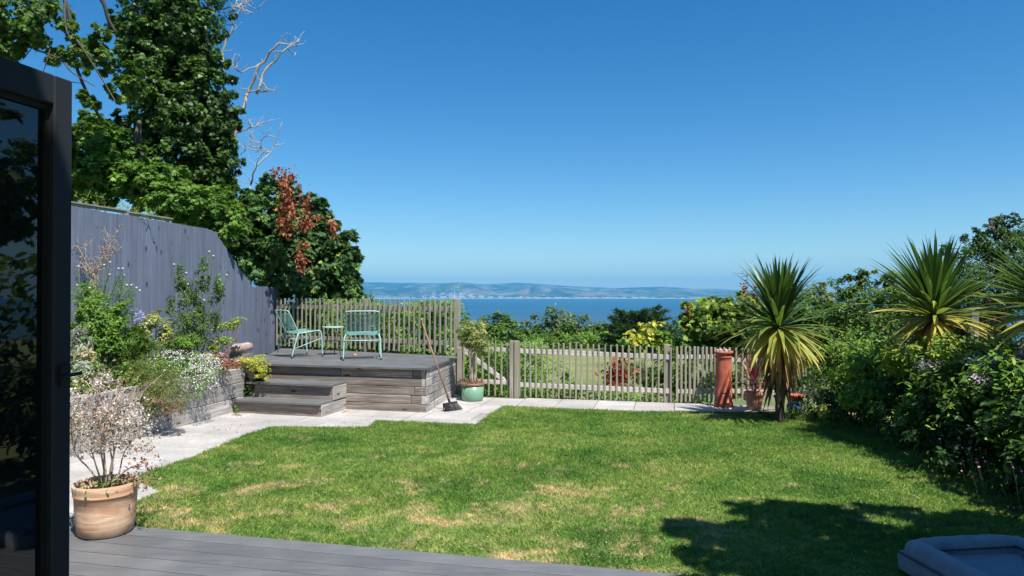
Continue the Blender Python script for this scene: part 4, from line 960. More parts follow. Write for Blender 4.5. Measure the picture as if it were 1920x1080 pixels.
# ------------------------------------------------------------------ open glazed door (left)
def build_door():
    a = np.array([-.952, 1.50, 0.]); d = -VH; n = UH; th = .07; zt = 2.262; zb = .07; Lw = .95; fw = .046
    def leaf(nm, lab, off, mirror=1):
        t_ = thing(nm, lab, 'door', (*(a + d * .45 - n * off)[:2], .05))
        o = a - n * (off + th / 2)
        def bar(p0, p1, z0, z1, w2, nm2='frame_bar'):
            return MB().bbox(o + d * (p0 + p1) / 2 + ZH * (z0 + z1) / 2, d * (p1 - p0) / 2, n * w2 / 2, ZH * (z1 - z0) / 2, .003)
        bar(0, fw, zb, zt, th).build('stile', M['frame'], t_); bar(Lw - fw, Lw, zb, zt, th).build('stile', M['frame'], t_)
        bar(fw, Lw - fw, zt - .062, zt, th).build('top_rail', M['frame'], t_); bar(fw, Lw - fw, zb, zb + .08, th).build('bottom_rail', M['frame'], t_)
        mb = MB()
        for (p0, p1, z0, z1) in ((fw, fw + .006, zb + .08, zt - .062), (Lw - fw - .006, Lw - fw, zb + .08, zt - .062), (fw + .006, Lw - fw - .006, zt - .074, zt - .062), (fw + .006, Lw - fw - .006, zb + .08, zb + .092)):
            mb.box(o + d * (p0 + p1) / 2 + ZH * (z0 + z1) / 2, d * (p1 - p0) / 2, n * .020, ZH * (z1 - z0) / 2)
        mb.build('gasket', M['gasket'], t_)
        gm, gt, gp, go = mat_new('dark glazing'); gp.inputs['Base Color'].default_value = (.004, .006, .008, 1); gp.inputs['Roughness'].default_value = .015; gp.inputs['IOR'].default_value = 1.7; gp.inputs['Specular IOR Level'].default_value = .5
        MB().box(o + d * Lw / 2 + ZH * (zt + zb) / 2, d * (Lw / 2 - fw - .004), n * .012, ZH * ((zt - zb) / 2 - .066)).build('glass', gm, t_)
        return t_, o
    t_, o = leaf('glazed_door', 'tall open glazed door with dark grey frame at the left edge', 0)
    # latch handle on outer stile
    z = 1.628; mb = MB(); mb.box(o + d * .022 + n * (th / 2 + .004) + ZH * z, d * .012, n * .004, ZH * .022); mb.build('handle_plate', M['gasket'], t_)
    MB().tube(smooth_path([o + d * .03 + n * (th / 2 + .012) + ZH * z, o + d * .028 + n * (th / 2 + .018) + ZH * z, o - d * .006 + n * (th / 2 + .020) + ZH * (z + .002)], 5), .004, 8).build('handle', M['gasket'], t_, True)
    leaf('glazed_door', 'second dark glazed door leaf folded flat behind the open door', .082)
build_door()
# ------------------------------------------------------------------ vegetation
exec_veg = True
def tree(name, label, cat, base, blobs, n, size, shape, mat, seed, trunk_r=.12, bark='bark', group=None, limbs=6, sub=.3, core=.25, up=.55, k=None, extra=None, droop=.35):
    rng = np.random.default_rng(seed); base = np.asarray(base, float); t_ = thing(name, label, cat, base, group)
    mb = MB(); cen = np.mean([np.asarray(b[0]) for b in blobs], 0); top = np.array([cen[0], cen[1], max(b[0][2] for b in blobs)])
    mid = base + (cen - base) * .55; pts = branch(mb, rng, base, top, trunk_r, trunk_r * .3, .03, 8, 8)
    for i in range(limbs):
        b = blobs[i % len(blobs)]; e = np.asarray(b[0]) + rdir(rng, 1)[0] * np.asarray(b[1]) * .75; s = pts[rng.integers(len(pts) // 3, len(pts))]
        branch(mb, rng, s, e, trunk_r * .38, trunk_r * .08, .08, 6, 6)
    mb.build('trunk', M[bark], t_, True)
    foliage('crown', rng, blobs, n, size, shape, mat if not isinstance(mat, str) else M[mat], t_, sub=sub, core=core, up=up, k=k, droop=droop)
    if extra: extra(t_, rng)
    return t_
def gz(x, y): return float(terrain_z(x, y))
def BL_(px, py, D, rx, ry, rz=None):   # ellipsoid from photo centre and pixel radii at distance D
    return (P(px, py, D), (rx * D / F, (rx * .85 * D / F) if rz is None else rz, ry * D / F))

# --- left: ivy clad tree, sycamores, dead tree
D = 14.5; c = P(330, 400, D)
tree('ivy_clad_tree', 'huge dark tree clothed in ivy rising above the blue fence', 'tree', (c[0], D, 0),
     [BL_(330, 20, D, 85, 100), BL_(300, 120, D, 78, 80), BL_(345, 205, D, 92, 75), BL_(370, 165, D, 60, 70), BL_(400, 290, D, 45, 62), BL_(345, 310, D, 85, 65), BL_(395, 385, D, 58, 55), BL_(285, 60, D, 62, 70), BL_(330, -110, D, 95, 80), BL_(240, 170, D, 34, 26), BL_(232, 40, D, 30, 30), BL_(425, 240, D, 24, 40), BL_(400, 110, D, 26, 34), BL_(225, 235, D, 36, 26), BL_(430, 350, D, 22, 36), BL_(265, 265, D, 60, 40), BL_(440, 440, D, 40, 40)],
     72000, .076, 'maple', 'l_ivy', 101, .22, limbs=3, sub=.20, core=.34)
D = 12.6; c = P(230, 380, D)
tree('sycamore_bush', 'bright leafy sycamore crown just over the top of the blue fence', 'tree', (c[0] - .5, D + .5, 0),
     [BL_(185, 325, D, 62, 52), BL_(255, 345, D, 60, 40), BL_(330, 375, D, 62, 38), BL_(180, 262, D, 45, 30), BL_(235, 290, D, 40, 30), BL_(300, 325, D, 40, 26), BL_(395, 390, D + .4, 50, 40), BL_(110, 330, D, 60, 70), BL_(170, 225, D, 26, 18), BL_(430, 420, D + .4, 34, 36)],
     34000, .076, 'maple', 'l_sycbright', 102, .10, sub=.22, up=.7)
def left_tree():
    rng = np.random.default_rng(103); D = 11.5; base = np.array([-9.9, 12.2, 0]); t_ = thing('sycamore_tree', 'leaning sycamore with leafy branches hanging in from the top left corner', 'tree', base)
    mb = MB(); L = [((-40, 330), (40, -150), .10, .07), ((100, -60), (190, 230), .035, .022), ((60, 90), (175, 160), .018, .008), ((30, 130), (150, 155), .012, .006), ((130, 60), (215, 190), .022, .008), ((90, 20), (40, 110), .015, .005), ((170, -30), (215, 60), .04, .025), ((120, 0), (130, 75), .02, .01), ((95, 75), (60, 165), .01, .004)]
    for a, b, r0, r1 in L: branch(mb, rng, P(*a, D), P(*b, D + rng.uniform(-.3, .3)), r0, r1, .05, 8)
    mb.tube(smooth_path([base, P(-60, 300, D), P(-30, 100, D)], 6), .13, 8)
    mb.build('trunk', M['bark'], t_, True)
    blobs = [BL_(50, 30, D, 75, 55), BL_(20, 85, D, 45, 28), BL_(110, 100, D, 28, 22), BL_(150, 85, D, 45, 25), BL_(180, 110, D, 38, 28), BL_(165, 190, D, 28, 22), BL_(160, 240, D, 25, 20), BL_(190, 60, D, 20, 14), BL_(230, 150, D + .5, 35, 40), BL_(-40, 40, D, 60, 80)]
    foliage('crown', rng, blobs, 9500, .075, 'maple', M['l_sycamore'], t_, sub=.26, core=.4)
left_tree()
def dead_tree():
    rng = np.random.default_rng(104); D = 15.5; base = np.array([*P(430, 500, D)[:2], 0]); t_ = thing('dead_tree', 'bare silvery dead tree with forked branches against the sky', 'tree', base)
    mb = MB()
    L = [[(430, 640), (425, 420), (395, 240), (375, 120), (385, 40), (395, -60)], [(375, 120), (352, 40), (345, -40)], [(385, 50), (370, 10), (372, -40)],
         [(400, 300), (410, 150), (415, 95), (435, 45), (445, -10)], [(380, 30), (400, 20), (440, 10), (472, 22)], [(440, 12), (455, 4), (480, 15)],
         [(425, 300), (440, 225), (462, 175), (485, 120), (520, 80), (555, 85)], [(480, 175), (500, 125), (530, 95), (558, 72)], [(462, 172), (500, 170), (516, 168)], [(485, 118), (450, 135), (430, 120)],
         [(440, 250), (470, 238), (508, 224)], [(470, 345), (480, 310), (508, 285), (528, 228)], [(500, 288), (490, 280), (488, 265)], [(450, 290), (460, 280), (470, 272)], [(470, 470), (472, 400), (470, 345)]]
    R0 = [.13, .05, .035, .045, .03, .02, .06, .045, .02, .018, .022, .028, .012, .01, .04]
    for pts, r0 in zip(L, R0):
        q0 = [P(x, y, D + rng.uniform(-.15, .15)) for x, y in pts]; q = [q0[0]]
        for a, b in zip(q0[:-1], q0[1:]):
            L_ = np.linalg.norm(b - a)
            for t in (.25, .5, .75): q.append(a + (b - a) * t + rng.normal(size=3) * .03 * L_)
            q.append(b)
        mb.tube(q, list(np.linspace(r0 * .8, r0 * .25, len(q))), 7)
        for k in range(7):
            s = q[rng.integers(len(q) // 3, len(q))]; e = s + np.array([rng.normal() * .22, rng.normal() * .12, rng.uniform(-.05, .38)]); tw = branch(mb, rng, s, e, .011, .004, .1, 4, 4)
            for _ in range(1): branch(mb, rng, tw[len(tw) // 2], tw[len(tw) // 2] + np.array([rng.normal() * .12, rng.normal() * .06, rng.uniform(0, .16)]), .005, .002, .1, 4, 4)
    mb.build('branches', M['dead_bark'], t_, True)
dead_tree()
def rust(t_, rng):
    D = 15.0; Cs = []
    for (x, y, rx, ry, m) in ((533, 350, 8, 26, 150), (540, 375, 9, 22, 150), (545, 395, 10, 16, 110), (527, 412, 7, 20, 90), (538, 425, 8, 16, 70), (573, 392, 6, 26, 110), (578, 415, 8, 10, 60), (568, 425, 7, 10, 50), (624, 420, 5, 13, 60), (626, 438, 4, 8, 20), (569, 457, 5, 7, 30), (566, 490, 7, 20, 90), (560, 480, 6, 10, 30), (517, 325, 3, 11, 30), (533, 322, 3, 8, 24), (549, 330, 3, 13, 36), (594, 405, 6, 5, 20)):
        g = rng.normal(size=(m, 3)) * .5; Cs.append(P(x, y, D - 1.35) + g * [rx * D / F, .2, ry * D / F])
    C = np.vstack(Cs); m = len(C); leaves('dead_leaves', C, nrm(rng.normal(size=(m, 3)) * .7 - [0, 0, .8]), rdir(rng, m), 0.085 * (.6 + .7 * rng.random(m)), 'oval', M['l_rust'], t_, rng.random(m))
D = 15.0; c = P(560, 500, D)
tree('sycamore_bush', 'broad dark green sycamore with clusters of rust coloured dead leaves behind the deck fence', 'tree', (c[0], D, gz(c[0], D)),
     [BL_(560, 490, D, 95, 70), BL_(500, 405, D, 40, 45), BL_(550, 410, D, 45, 40), BL_(600, 440, D, 38, 34), BL_(640, 495, D, 32, 44), BL_(582, 385, D, 16, 22), BL_(618, 415, D, 20, 16), BL_(545, 352, D, 16, 22), BL_(655, 530, D, 22, 26), BL_(468, 385, D, 18, 22), BL_(604, 392, D, 9, 16), BL_(643, 455, D, 9, 14), BL_(490, 352, D, 9, 20), BL_(516, 348, D, 7, 14), BL_(465, 450, D, 45, 60), BL_(440, 430, D, 28, 40), BL_(500, 345, D, 14, 18), BL_(655, 450, D, 18, 22), BL_(660, 560, D, 30, 25), BL_(630, 540, D, 45, 35), BL_(520, 360, D, 28, 25), BL_(480, 370, D, 28, 25), BL_(600, 390, D, 22, 20)],
     24000, .105, 'maple', 'l_darksyc', 105, .12, sub=.2, up=.5, extra=rust)
D = 11.0
def spiky(t_, rng): pass
t6 = thing('climbing_shrub', 'yellow green shoots spilling over the top of the blue fence', 'shrub', (*fence_pt(4.2, 0, -.3)[:2], 0))
rng = np.random.default_rng(106); mb = MB(); Cs = []; As = []
for k in range(34):
    s = fence_pt(rng.uniform(2.9, 5.6), 2.85, -.22); e = s + np.array([rng.normal() * .25, rng.normal() * .25, rng.uniform(.15, .5)]); pts = branch(mb, rng, s, e, .006, .002, .08, 6, 4)
    for q in pts[1:]:
        for _ in range(4): Cs.append(q + rng.normal(size=3) * .015); As.append(nrm((rng.normal(size=(1, 3)) + [0, 0, .6]))[0])
mb.tube([fence_pt(4.2, 0, -.3), fence_pt(4.2, 2.9, -.25)], .03, 6); mb.build('stems', M['stem_green'], t6, True); Cs = np.array(Cs); As = np.array(As)
leaves('foliage', Cs, As, rdir(rng, len(Cs)), .075 * (.6 + .6 * rng.random(len(Cs))), 'lance', M['l_yellowgreen'], t6, rng.random(len(Cs)))

# --- hedge behind the deck pickets
def box_foliage(name, label, a, b, depth, z0, z1, n, size, shape, mat, seed, cat='hedge', top_wob=.12, stems=0, group=None):
    rng = np.random.default_rng(seed); a = np.array(a, float); b = np.array(b, float); L = np.linalg.norm(b - a); d = (b - a) / L; nn = np.array([d[1], -d[0]])
    s = rng.random(n); dp = rng.random(n) ** 1.5 * depth; zf = rng.random(n) ** .8
    top = z1 + top_wob * (np.sin(s * L * 2.1 + seed) + .6 * np.sin(s * L * 5.3) + .4 * np.sin(s * L * 11)) / 2
    z = z0 + (top - z0) * zf; bul = .12 * np.sin(s * L * 3.7 + z * 4) + .08 * np.sin(z * 9 + s * L * 6)
    C = np.stack([a[0] + d[0] * s * L - nn[0] * (dp + bul), a[1] + d[1] * s * L - nn[1] * (dp + bul), z], 1)
    out = np.stack([np.full(n, nn[0]), np.full(n, nn[1]), .4 + .8 * zf ** 3], 1)
    N = nrm(out + rng.normal(size=(n, 3)) * .5); A = nrm(rng.normal(size=(n, 3)) + [0, 0, -.2]); A = nrm(A - N * (A * N).sum(1)[:, None])
    rr = np.clip(.5 + .25 * np.sin(s * L * 4.1 + z * 5 + seed) + rng.normal(size=n) * .22, 0, 1)
    base = np.array([*((a + b) / 2), z0]); t_ = thing(name, label, cat, base, group)
    mb = MB(); ext = []
    for k in range(max(3, int(L * 3))):
        q = a + d * rng.uniform(0, L) - nn * depth * .5; branch(mb, rng, (*q, z0 - .1), (*(q + rng.normal(size=2) * .1), z1 * .9 + z0 * .1), .015, .005, .04, 4, 5)
    for k in range(stems):
        q = a + d * rng.uniform(0, L) - nn * depth * rng.uniform(.2, .6); e = np.array([*(q + rng.normal(size=2) * .06), z1 + rng.uniform(.1, .32)])
        pts = branch(mb, rng, (*q, z1 - .3), e, .006, .002, .03, 6, 4)
        for p_ in pts: ext += [p_ + rng.normal(size=3) * .02 for _ in range(3)]
    mb.build('stems', M['bark'], t_, True)
    if ext:
        ext = np.array(ext); C = np.vstack([C, ext]); m = len(ext); N = np.vstack([N, nrm(rng.normal(size=(m, 3)) + [0, 0, .8])]); A = np.vstack([A, nrm(rng.normal(size=(m, 3)) + [0, 0, .5])]); rr = np.concatenate([rr, rng.random(m) * .6 + .4])
    leaves('foliage', C, A, N, size * (.55 + .75 * rng.random(len(C))), shape, mat, t_, rr)
box_foliage('privet_hedge', 'dense green hedge showing through the tall deck pickets', (-5.5, 15.05), (-1.25, 13.15), .9, -.5, 1.64, 25000, .085, 'oval', M['l_bright'], 111, stems=9, top_wob=.09)
box_foliage('laurel_hedge', 'shaded leafy hedge behind the low picket gate', (-.95, 13.4), (.55, 12.9), .8, -.7, .82, 5200, .07, 'oval', M['l_bright'], 112, top_wob=.14, stems=3)
box_foliage('ground_ivy', 'low creeping leaves along the foot of the low picket fence', (.1, 12.22), (3.3, 11.62), .3, -.15, .14, 2600, .05, 'oval', M['l_bright'], 113, cat='ground cover', top_wob=.06)
# bushes at left of the gate, over the hedge
D = 14.2; tree('laurel_bush', 'upright leafy bush between the deck corner post and the sea view', 'shrub', (P(872, 700, D)[0], D, -.6), [BL_(866, 640, D, 22, 30), BL_(885, 665, D, 38, 34), BL_(874, 592, D, 5, 16), BL_(896, 610, D, 8, 10), BL_(872, 615, D, 10, 14)], 1500, .07, 'oval', 'l_sycamore', 114, .03, limbs=8, sub=.3)

# --- background trees down the slope
BG = [ # px, py, D, rx, ry, mat, leaf size, n, label
    (942, 628, 78, 38, 34, 'l_sycamore', .42, 4500, 'round mid green tree standing against the sea left of centre'),
    (985, 650, 85, 28, 20, 'l_olive', .40, 2500, 'low grey green bushy tree between the two round trees'),
    (1045, 628, 74, 48, 40, 'l_olive', .40, 5200, 'wide olive brown tree standing against the sea in the centre'),
    (1015, 655, 62, 30, 22, 'l_sycamore', .34, 2400, 'small green tree in front of the olive brown tree'),
    (1100, 645, 66, 40, 18, 'l_bright', .32, 3000, 'low rounded bright green thicket at the top of the field'),
    (1125, 628, 95, 38, 18, 'l_olive', .45, 2600, 'distant hazy tree clump just left of the dark cypress'),
    (1155, 640, 70, 28, 30, 'l_dark', .34, 3000, 'dark green tree tucked against the left of the cypress'),
    (900, 655, 70, 30, 30, 'l_sycamore', .36, 2500, 'green tree partly behind the variegated lollipop shrub'),
    (1300, 640, 60, 60, 35, 'l_dark', .32, 4000, 'dark tree behind the yellow green sycamore shrub'),
    (1530, 585, 46, 40, 42, 'l_olive', .26, 4200, 'brownish round tree showing beyond the palm'),
    (1450, 600, 60, 60, 40, 'l_dark', .3, 3500, 'dark distant tree behind the palm crown'),
]
for i, (px, py, D, rx, ry, mt, ls, n, lab) in enumerate(BG):
    rx *= 1.22; ry *= 1.22; py -= 2
    c = P(px, py, D); b = [BL_(px, py, D, rx, ry), BL_(px - rx * .45, py + ry * .3, D, rx * .6, ry * .7), BL_(px + rx * .45, py + ry * .25, D, rx * .6, ry * .7), BL_(px + rx * .1, py - ry * .35, D, rx * .5, ry * .6), BL_(px, py + ry * .9, D, rx * 1.0, ry * .8)]
    tree('field_tree', lab, 'tree', (c[0], D, gz(c[0], D) - .3), b, int(n * 1.5), ls, 'dia', mt, 200 + i, .25, group='trees beyond the field', sub=.24, core=.2, limbs=5)
def cypress():
    rng = np.random.default_rng(230); D = 52; c = P(1197, 640, D); base = np.array([c[0], D, gz(c[0], D) - .3]); t_ = thing('cypress_tree', 'spreading dark cypress with flat layered boughs against the sea', 'tree', base)
    mb = MB(); branch(mb, rng, base, P(1197, 590, D), .35, .1, .02, 8, 8); Cs, As, Ns = [], [], []
    for k in range(75):
        z = rng.uniform(0, 1); az = rng.uniform(0, 2 * math.pi); Lr = (74 - 24 * z ** 2) * D / F * rng.uniform(.75, 1.08); s = P(1197, 672 - 80 * z, D); e = s + np.array([math.cos(az) * Lr, math.sin(az) * Lr, rng.uniform(.1, .5) * (1 + z)])
        pts = branch(mb, rng, s, e, .06, .012, .03, 8, 5)
        m = 330; t = rng.random(m) ** .6; idx = (t * (len(pts) - 1)).astype(int); q = np.array(pts)[idx]
        wd = .35 * (1.15 - t); Cs.append(q + rng.normal(size=(m, 3)) * np.stack([wd * 1.5, wd * 1.5, wd * .35], 1)); dirn = (e - s) / np.linalg.norm(e - s); As.append(np.tile(dirn, (m, 1)) + rng.normal(size=(m, 3)) * .5); Ns.append(np.tile([0, 0, 1.], (m, 1)) + rng.normal(size=(m, 3)) * .45)
    mb.build('trunk', M['dark_bark'], t_, True); C = np.vstack(Cs); m = len(C)
    leaves('crown', C, nrm(np.vstack(As)), nrm(np.vstack(Ns)), .30 * (.6 + .7 * rng.random(m)), 'lance', M['l_dark'], t_, rng.random(m) * .8)
cypress()
# far scrubby edge of field: one hedge row
def hedgerow(name, lab, pts, n, size, mat, seed, ry, cat='hedge'):
    rng = np.random.default_rng(seed); bl = []
    for (px, py, D) in pts: bl.append(BL_(px, py, D, 24, ry))
    c = bl[len(bl) // 2][0]; t_ = thing(name, lab, cat, (c[0], c[1], gz(c[0], c[1])))
    foliage('foliage', rng, bl, n, size, 'dia', M[mat], t_, sub=.3, core=.3)
    mb = MB()
    for b in bl: x, y = b[0][:2]; branch(mb, rng, (x, y, gz(x, y) - .3), b[0], .06, .02, .03, 4, 5)
    mb.build('stems', M['bark'], t_, True)
hedgerow('field_hedge', 'dense dark hedge along the far edge of the small field', [(900 + 27 * i, 650 + 3 * math.sin(i * 1.3), 57 + .4 * i) for i in range(17)], 11000, .3, 'l_sycamore', 240, 17)
hedgerow('field_hedge', 'uneven band of dark trees below the sea behind the small field', [(885 + 22 * i, 637 + 6 * math.sin(i * 2.1), 68 + .3 * i) for i in range(21)], 17000, .34, 'l_sycamore', 242, 24)
hedgerow('near_hedge', 'scrubby green hedge down the left side of the small field', [(890, 690, 26), (915, 668, 32), (940, 672, 38), (955, 680, 30), (975, 672, 44), (925, 705, 22), (965, 700, 24)], 7000, .16, 'l_bright', 241, 22)
# --- shrubs just beyond the low fence
def red_bits(x, y, D, rx, ry, m):
    def f(t_, rng):
        C = P(x, y, D) + rng.normal(size=(m, 3)) * .45 * [rx * D / F, .2, ry * D / F]; leaves('red_leaves', C, rdir(rng, m), rdir(rng, m), .085 * (.6 + .7 * rng.random(m)), 'oval', M['l_red'], t_, rng.random(m))
    return f
tree('red_leaved_shrub', 'red and green leaved shrub seen through the low pickets', 'shrub', (P(1165, 720, 13.5)[0], 13.5, -.6), [BL_(1170, 712, 13.5, 36, 34), BL_(1215, 705, 13.8, 30, 35)], 1500, .08, 'oval', 'l_sycamore', 250, .02, extra=red_bits(1160, 702, 13.2, 34, 36, 420), sub=.35)
tree('yellow_shrub', 'shrub with bright yellow leaf sprays above the low fence', 'shrub', (P(1215, 720, 14)[0], 14, -.7), [BL_(1185, 632, 14, 20, 14), BL_(1212, 616, 14, 16, 12), BL_(1228, 606, 14, 14, 6), BL_(1222, 640, 14, 26, 16), BL_(1248, 640, 14, 12, 14), BL_(1193, 650, 14, 24, 12)], 250, .09, 'maple', 'l_yellow', 251, .014, limbs=22, sub=.5, k=26, extra=lambda t_, r: foliage('green_leaves', r, [BL_(1215, 650, 14, 45, 18), BL_(1225, 628, 14, 26, 14)], 480, .085, 'maple', M['l_bright'], t_, sub=.5))
tree('sapling', 'thin leafy sapling just beyond the middle of the low fence', 'shrub', (P(1060, 735, 13.4)[0], 13.4, -.6), [BL_(1055, 700, 13.4, 20, 28), BL_(1075, 722, 13.2, 22, 18), BL_(1030, 725, 13.2, 14, 14)], 520, .07, 'oval', 'l_bright', 252, .012, limbs=10, sub=.45)
tree('mixed_shrub', 'dense green shrub behind the right half of the low fence', 'shrub', (P(1285, 735, 13.2)[0], 13.2, -.6), [BL_(1260, 705, 13.4, 38, 36), BL_(1310, 705, 13.2, 42, 40), BL_(1250, 665, 13.6, 22, 18)], 3400, .08, 'oval', 'l_sycamore', 253, .02, sub=.3)
def lime(t_, rng):
    m = 330; px = rng.uniform(1282, 1425, m); px = px + 6 * np.sin(px * .4); py = 552 + 75 * rng.random(m) ** 1.5 + 16 * np.abs(np.sin(px * .045)); C = np.array([P(a, b, 15.6 + rng.normal() * .3) for a, b in zip(px, py)])
    leaves('young_leaves', C, rdir(rng, m), nrm(rng.normal(size=(m, 3)) * .6 + [0, 0, .8]), .12 * (.6 + .6 * rng.random(m)), 'maple', M['l_yellowgreen'], t_, rng.random(m))
    s = P(1291, 590, 15.6); mm = 60; C = s + rng.normal(size=(mm, 3)) * [.04, .04, .13]; leaves('seed_spike', C, rdir(rng, mm), rdir(rng, mm), np.full(mm, .07), 'oval', M['l_rust'], t_, rng.random(mm))
    for q in ((1396, 545), (1415, 560)): C = P(*q, 15.6) + rng.normal(size=(mm, 3)) * [.03, .03, .14]; leaves('seed_spike', C, rdir(rng, mm), rdir(rng, mm), np.full(mm, .09), 'oval', M['l_rust'], t_, rng.random(mm))
D = 16; tree('sycamore_bush', 'sunlit yellow green sycamore bush between the cypress and the palm', 'tree', (P(1360, 700, D)[0], D, gz(5, D)), [BL_(1350, 620, D, 65, 50), BL_(1300, 600, D, 25, 34), BL_(1355, 585, D, 38, 28), BL_(1400, 590, D, 40, 35), BL_(1310, 650, D, 45, 30), BL_(1390, 650, D, 50, 30)], 8500, .115, 'maple', 'l_sycamore', 254, .06, sub=.28, extra=lime)
D = 15; tree('mixed_shrub', 'leafy green thicket behind the drooping palm leaves', 'shrub', (P(1500, 700, D)[0], D, gz(6.5, D)), [BL_(1470, 630, D, 60, 50), BL_(1530, 620, D, 55, 45), BL_(1500, 590, D, 40, 30)], 6500, .095, 'oval', 'l_sycamore', 255, .05, sub=.28)

D = 13.2; tree('mixed_shrub', 'green shrubs seen through the pickets behind the palm and pink cordyline', 'shrub', (P(1470, 735, D)[0], D, -.6), [BL_(1400, 710, D, 40, 34), BL_(1460, 700, D, 45, 40), BL_(1530, 705, D, 50, 40), BL_(1350, 715, D, 26, 26)], 5200, .08, 'oval', 'l_sycamore', 256, .03, sub=.3)
# --- right hand side shrubs and hedge
D = 11.2; tree('elder_shrub', 'tall airy elder with small pale leaves left of the wide palm', 'shrub', (P(1640, 750, D)[0], D, 0), [BL_(1600, 560, D, 45, 50), BL_(1640, 600, D, 75, 65), BL_(1590, 640, D, 55, 60), BL_(1690, 570, D, 45, 50), BL_(1605, 520, D, 20, 22), BL_(1660, 520, D, 26, 16), BL_(1570, 590, D, 26, 30), BL_(1560, 680, D, 45, 45)], 13000, .062, 'oval', 'l_sycamore', 260, .05, limbs=14, sub=.26, core=.3)
D = 12.5; tree('hawthorn_tree', 'dark small leaved tree rising behind the palms at the right edge', 'tree', (P(1880, 700, D)[0], D, 0), [BL_(1880, 510, D, 80, 80), BL_(1850, 460, D, 45, 35), BL_(1900, 435, D, 45, 38), BL_(1800, 520, D, 60, 60), BL_(1950, 480, D, 60, 80), BL_(1825, 440, D, 20, 14), BL_(1890, 412, D, 20, 16), BL_(1760, 570, D, 50, 50)], 16000, .062, 'oval', 'l_dark', 261, .1, limbs=12, sub=.27, core=.3)
D = 13.5; tree('mixed_shrub', 'dark green thicket filling the gap between the elder and the palms', 'shrub', (P(1720, 700, D)[0], D, 0), [BL_(1640, 640, D, 60, 60), BL_(1720, 620, D, 70, 60), BL_(1800, 610, D, 70, 70), BL_(1880, 610, D, 70, 70), BL_(1700, 570, D, 40, 35)], 12000, .08, 'oval', 'l_sycamore', 262, .05, limbs=8, sub=.28)
def bramble(name, lab, seed, blobs, n, size, shape, mat, cat='shrub', extra=None, **kw):
    c = np.mean([b[0] for b in blobs], 0); tree(name, lab, cat, (c[0], c[1], 0), blobs, n, size, shape, mat, seed, .02, limbs=10, extra=extra, **kw)
def E(x, y, z, rx, ry, rz): return ((x, y, z), (rx, ry, rz))
bramble('fuchsia_shrub', 'low dark shrub at the far end of the right border beside the palm', 270, [E(4.75, 10.0, .3, .5, .45, .38), E(4.6, 9.4, .22, .35, .35, .28), E(5.1, 10.2, .55, .45, .4, .45)], 5200, .06, 'oval', 'l_dark')
bramble('low_plants', 'low dark leafy plants around the foot of the palm trunk', 268, [E(3.85, 9.85, .08, .22, .16, .12), E(4.15, 9.9, .10, .3, .2, .16), E(3.62, 10.0, .06, .14, .12, .1)], 1500, .05, 'lance', 'l_dark', sub=.4)
bramble('rose_shrub', 'dense dark shrub in the middle of the right border', 271, [E(5.1, 8.7, .55, .65, .6, .6), E(4.75, 8.1, .4, .5, .5, .45), E(5.4, 9.2, .8, .6, .5, .5)], 9000, .065, 'oval', 'l_dark', core=.3)
bramble('rose_shrub', 'leafy shrub mounding below the wide palm', 272, [E(4.9, 7.3, .55, .6, .55, .62), E(4.5, 6.9, .4, .42, .45, .42), E(5.3, 7.7, .95, .6, .5, .45)], 9000, .07, 'oval', 'l_dark', core=.3)
bramble('bramble_bush', 'sprawling bush with larger leaves at the lower right of the border', 273, [E(4.75, 6.0, .5, .55, .6, .55), E(4.45, 5.6, .35, .38, .4, .38), E(5.1, 6.2, .9, .55, .55, .4)], 6500, .09, 'oval', 'l_dark', core=.3)
bramble('bramble_bush', 'nearest big leaved bush cut off by the right edge', 274, [E(4.6, 5.0, .45, .55, .5, .5), E(4.95, 5.1, .8, .5, .5, .4), E(5.3, 4.4, .6, .6, .6, .6)], 5200, .10, 'oval', 'l_dark', core=.3)
bramble('bright_shrub', 'bright yellow green shrub catching the sun in front of the wide palm', 275, [E(4.75, 7.55, 1.15, .42, .35, .22), E(4.55, 7.9, 1.0, .4, .35, .22), E(5.0, 7.3, 1.05, .35, .3, .2)], 3600, .055, 'oval', 'l_yellowgreen', sub=.35)
bramble('light_green_shrub', 'light green leafy shrub left of the bright shrub in the right border', 276, [E(4.75, 9.0, .85, .45, .4, .3), E(4.5, 8.6, .62, .4, .35, .28)], 3400, .06, 'oval', 'l_bright', sub=.35)
def mauve(t_, rng):
    for (x, y, z, r, m) in ((4.75, 6.9, 1.13, .16, 420), (5.0, 6.75, 1.2, .18, 420), (4.4, 7.3, 1.06, .10, 150), (4.95, 6.35, 1.12, .15, 260), (4.5, 6.6, 1.0, .1, 120)):
        C = np.array([x, y, z]) + rng.normal(size=(m, 3)) * [r * .7, r * .6, .03]; leaves('flower_cluster', C, rdir(rng, m), nrm(rng.normal(size=(m, 3)) * .5 + [0, 0, 1]), .026 * (.6 + .6 * rng.random(m)), 'flower', M['f_mauve'], t_, rng.random(m))
bramble('hydrangea_shrub', 'shrub topped with flat heads of pale mauve flowers at the right', 277, [E(4.8, 6.8, .85, .5, .4, .26), E(5.15, 6.5, .95, .45, .4, .22)], 4000, .07, 'oval', 'l_sycamore', extra=mauve, sub=.35)
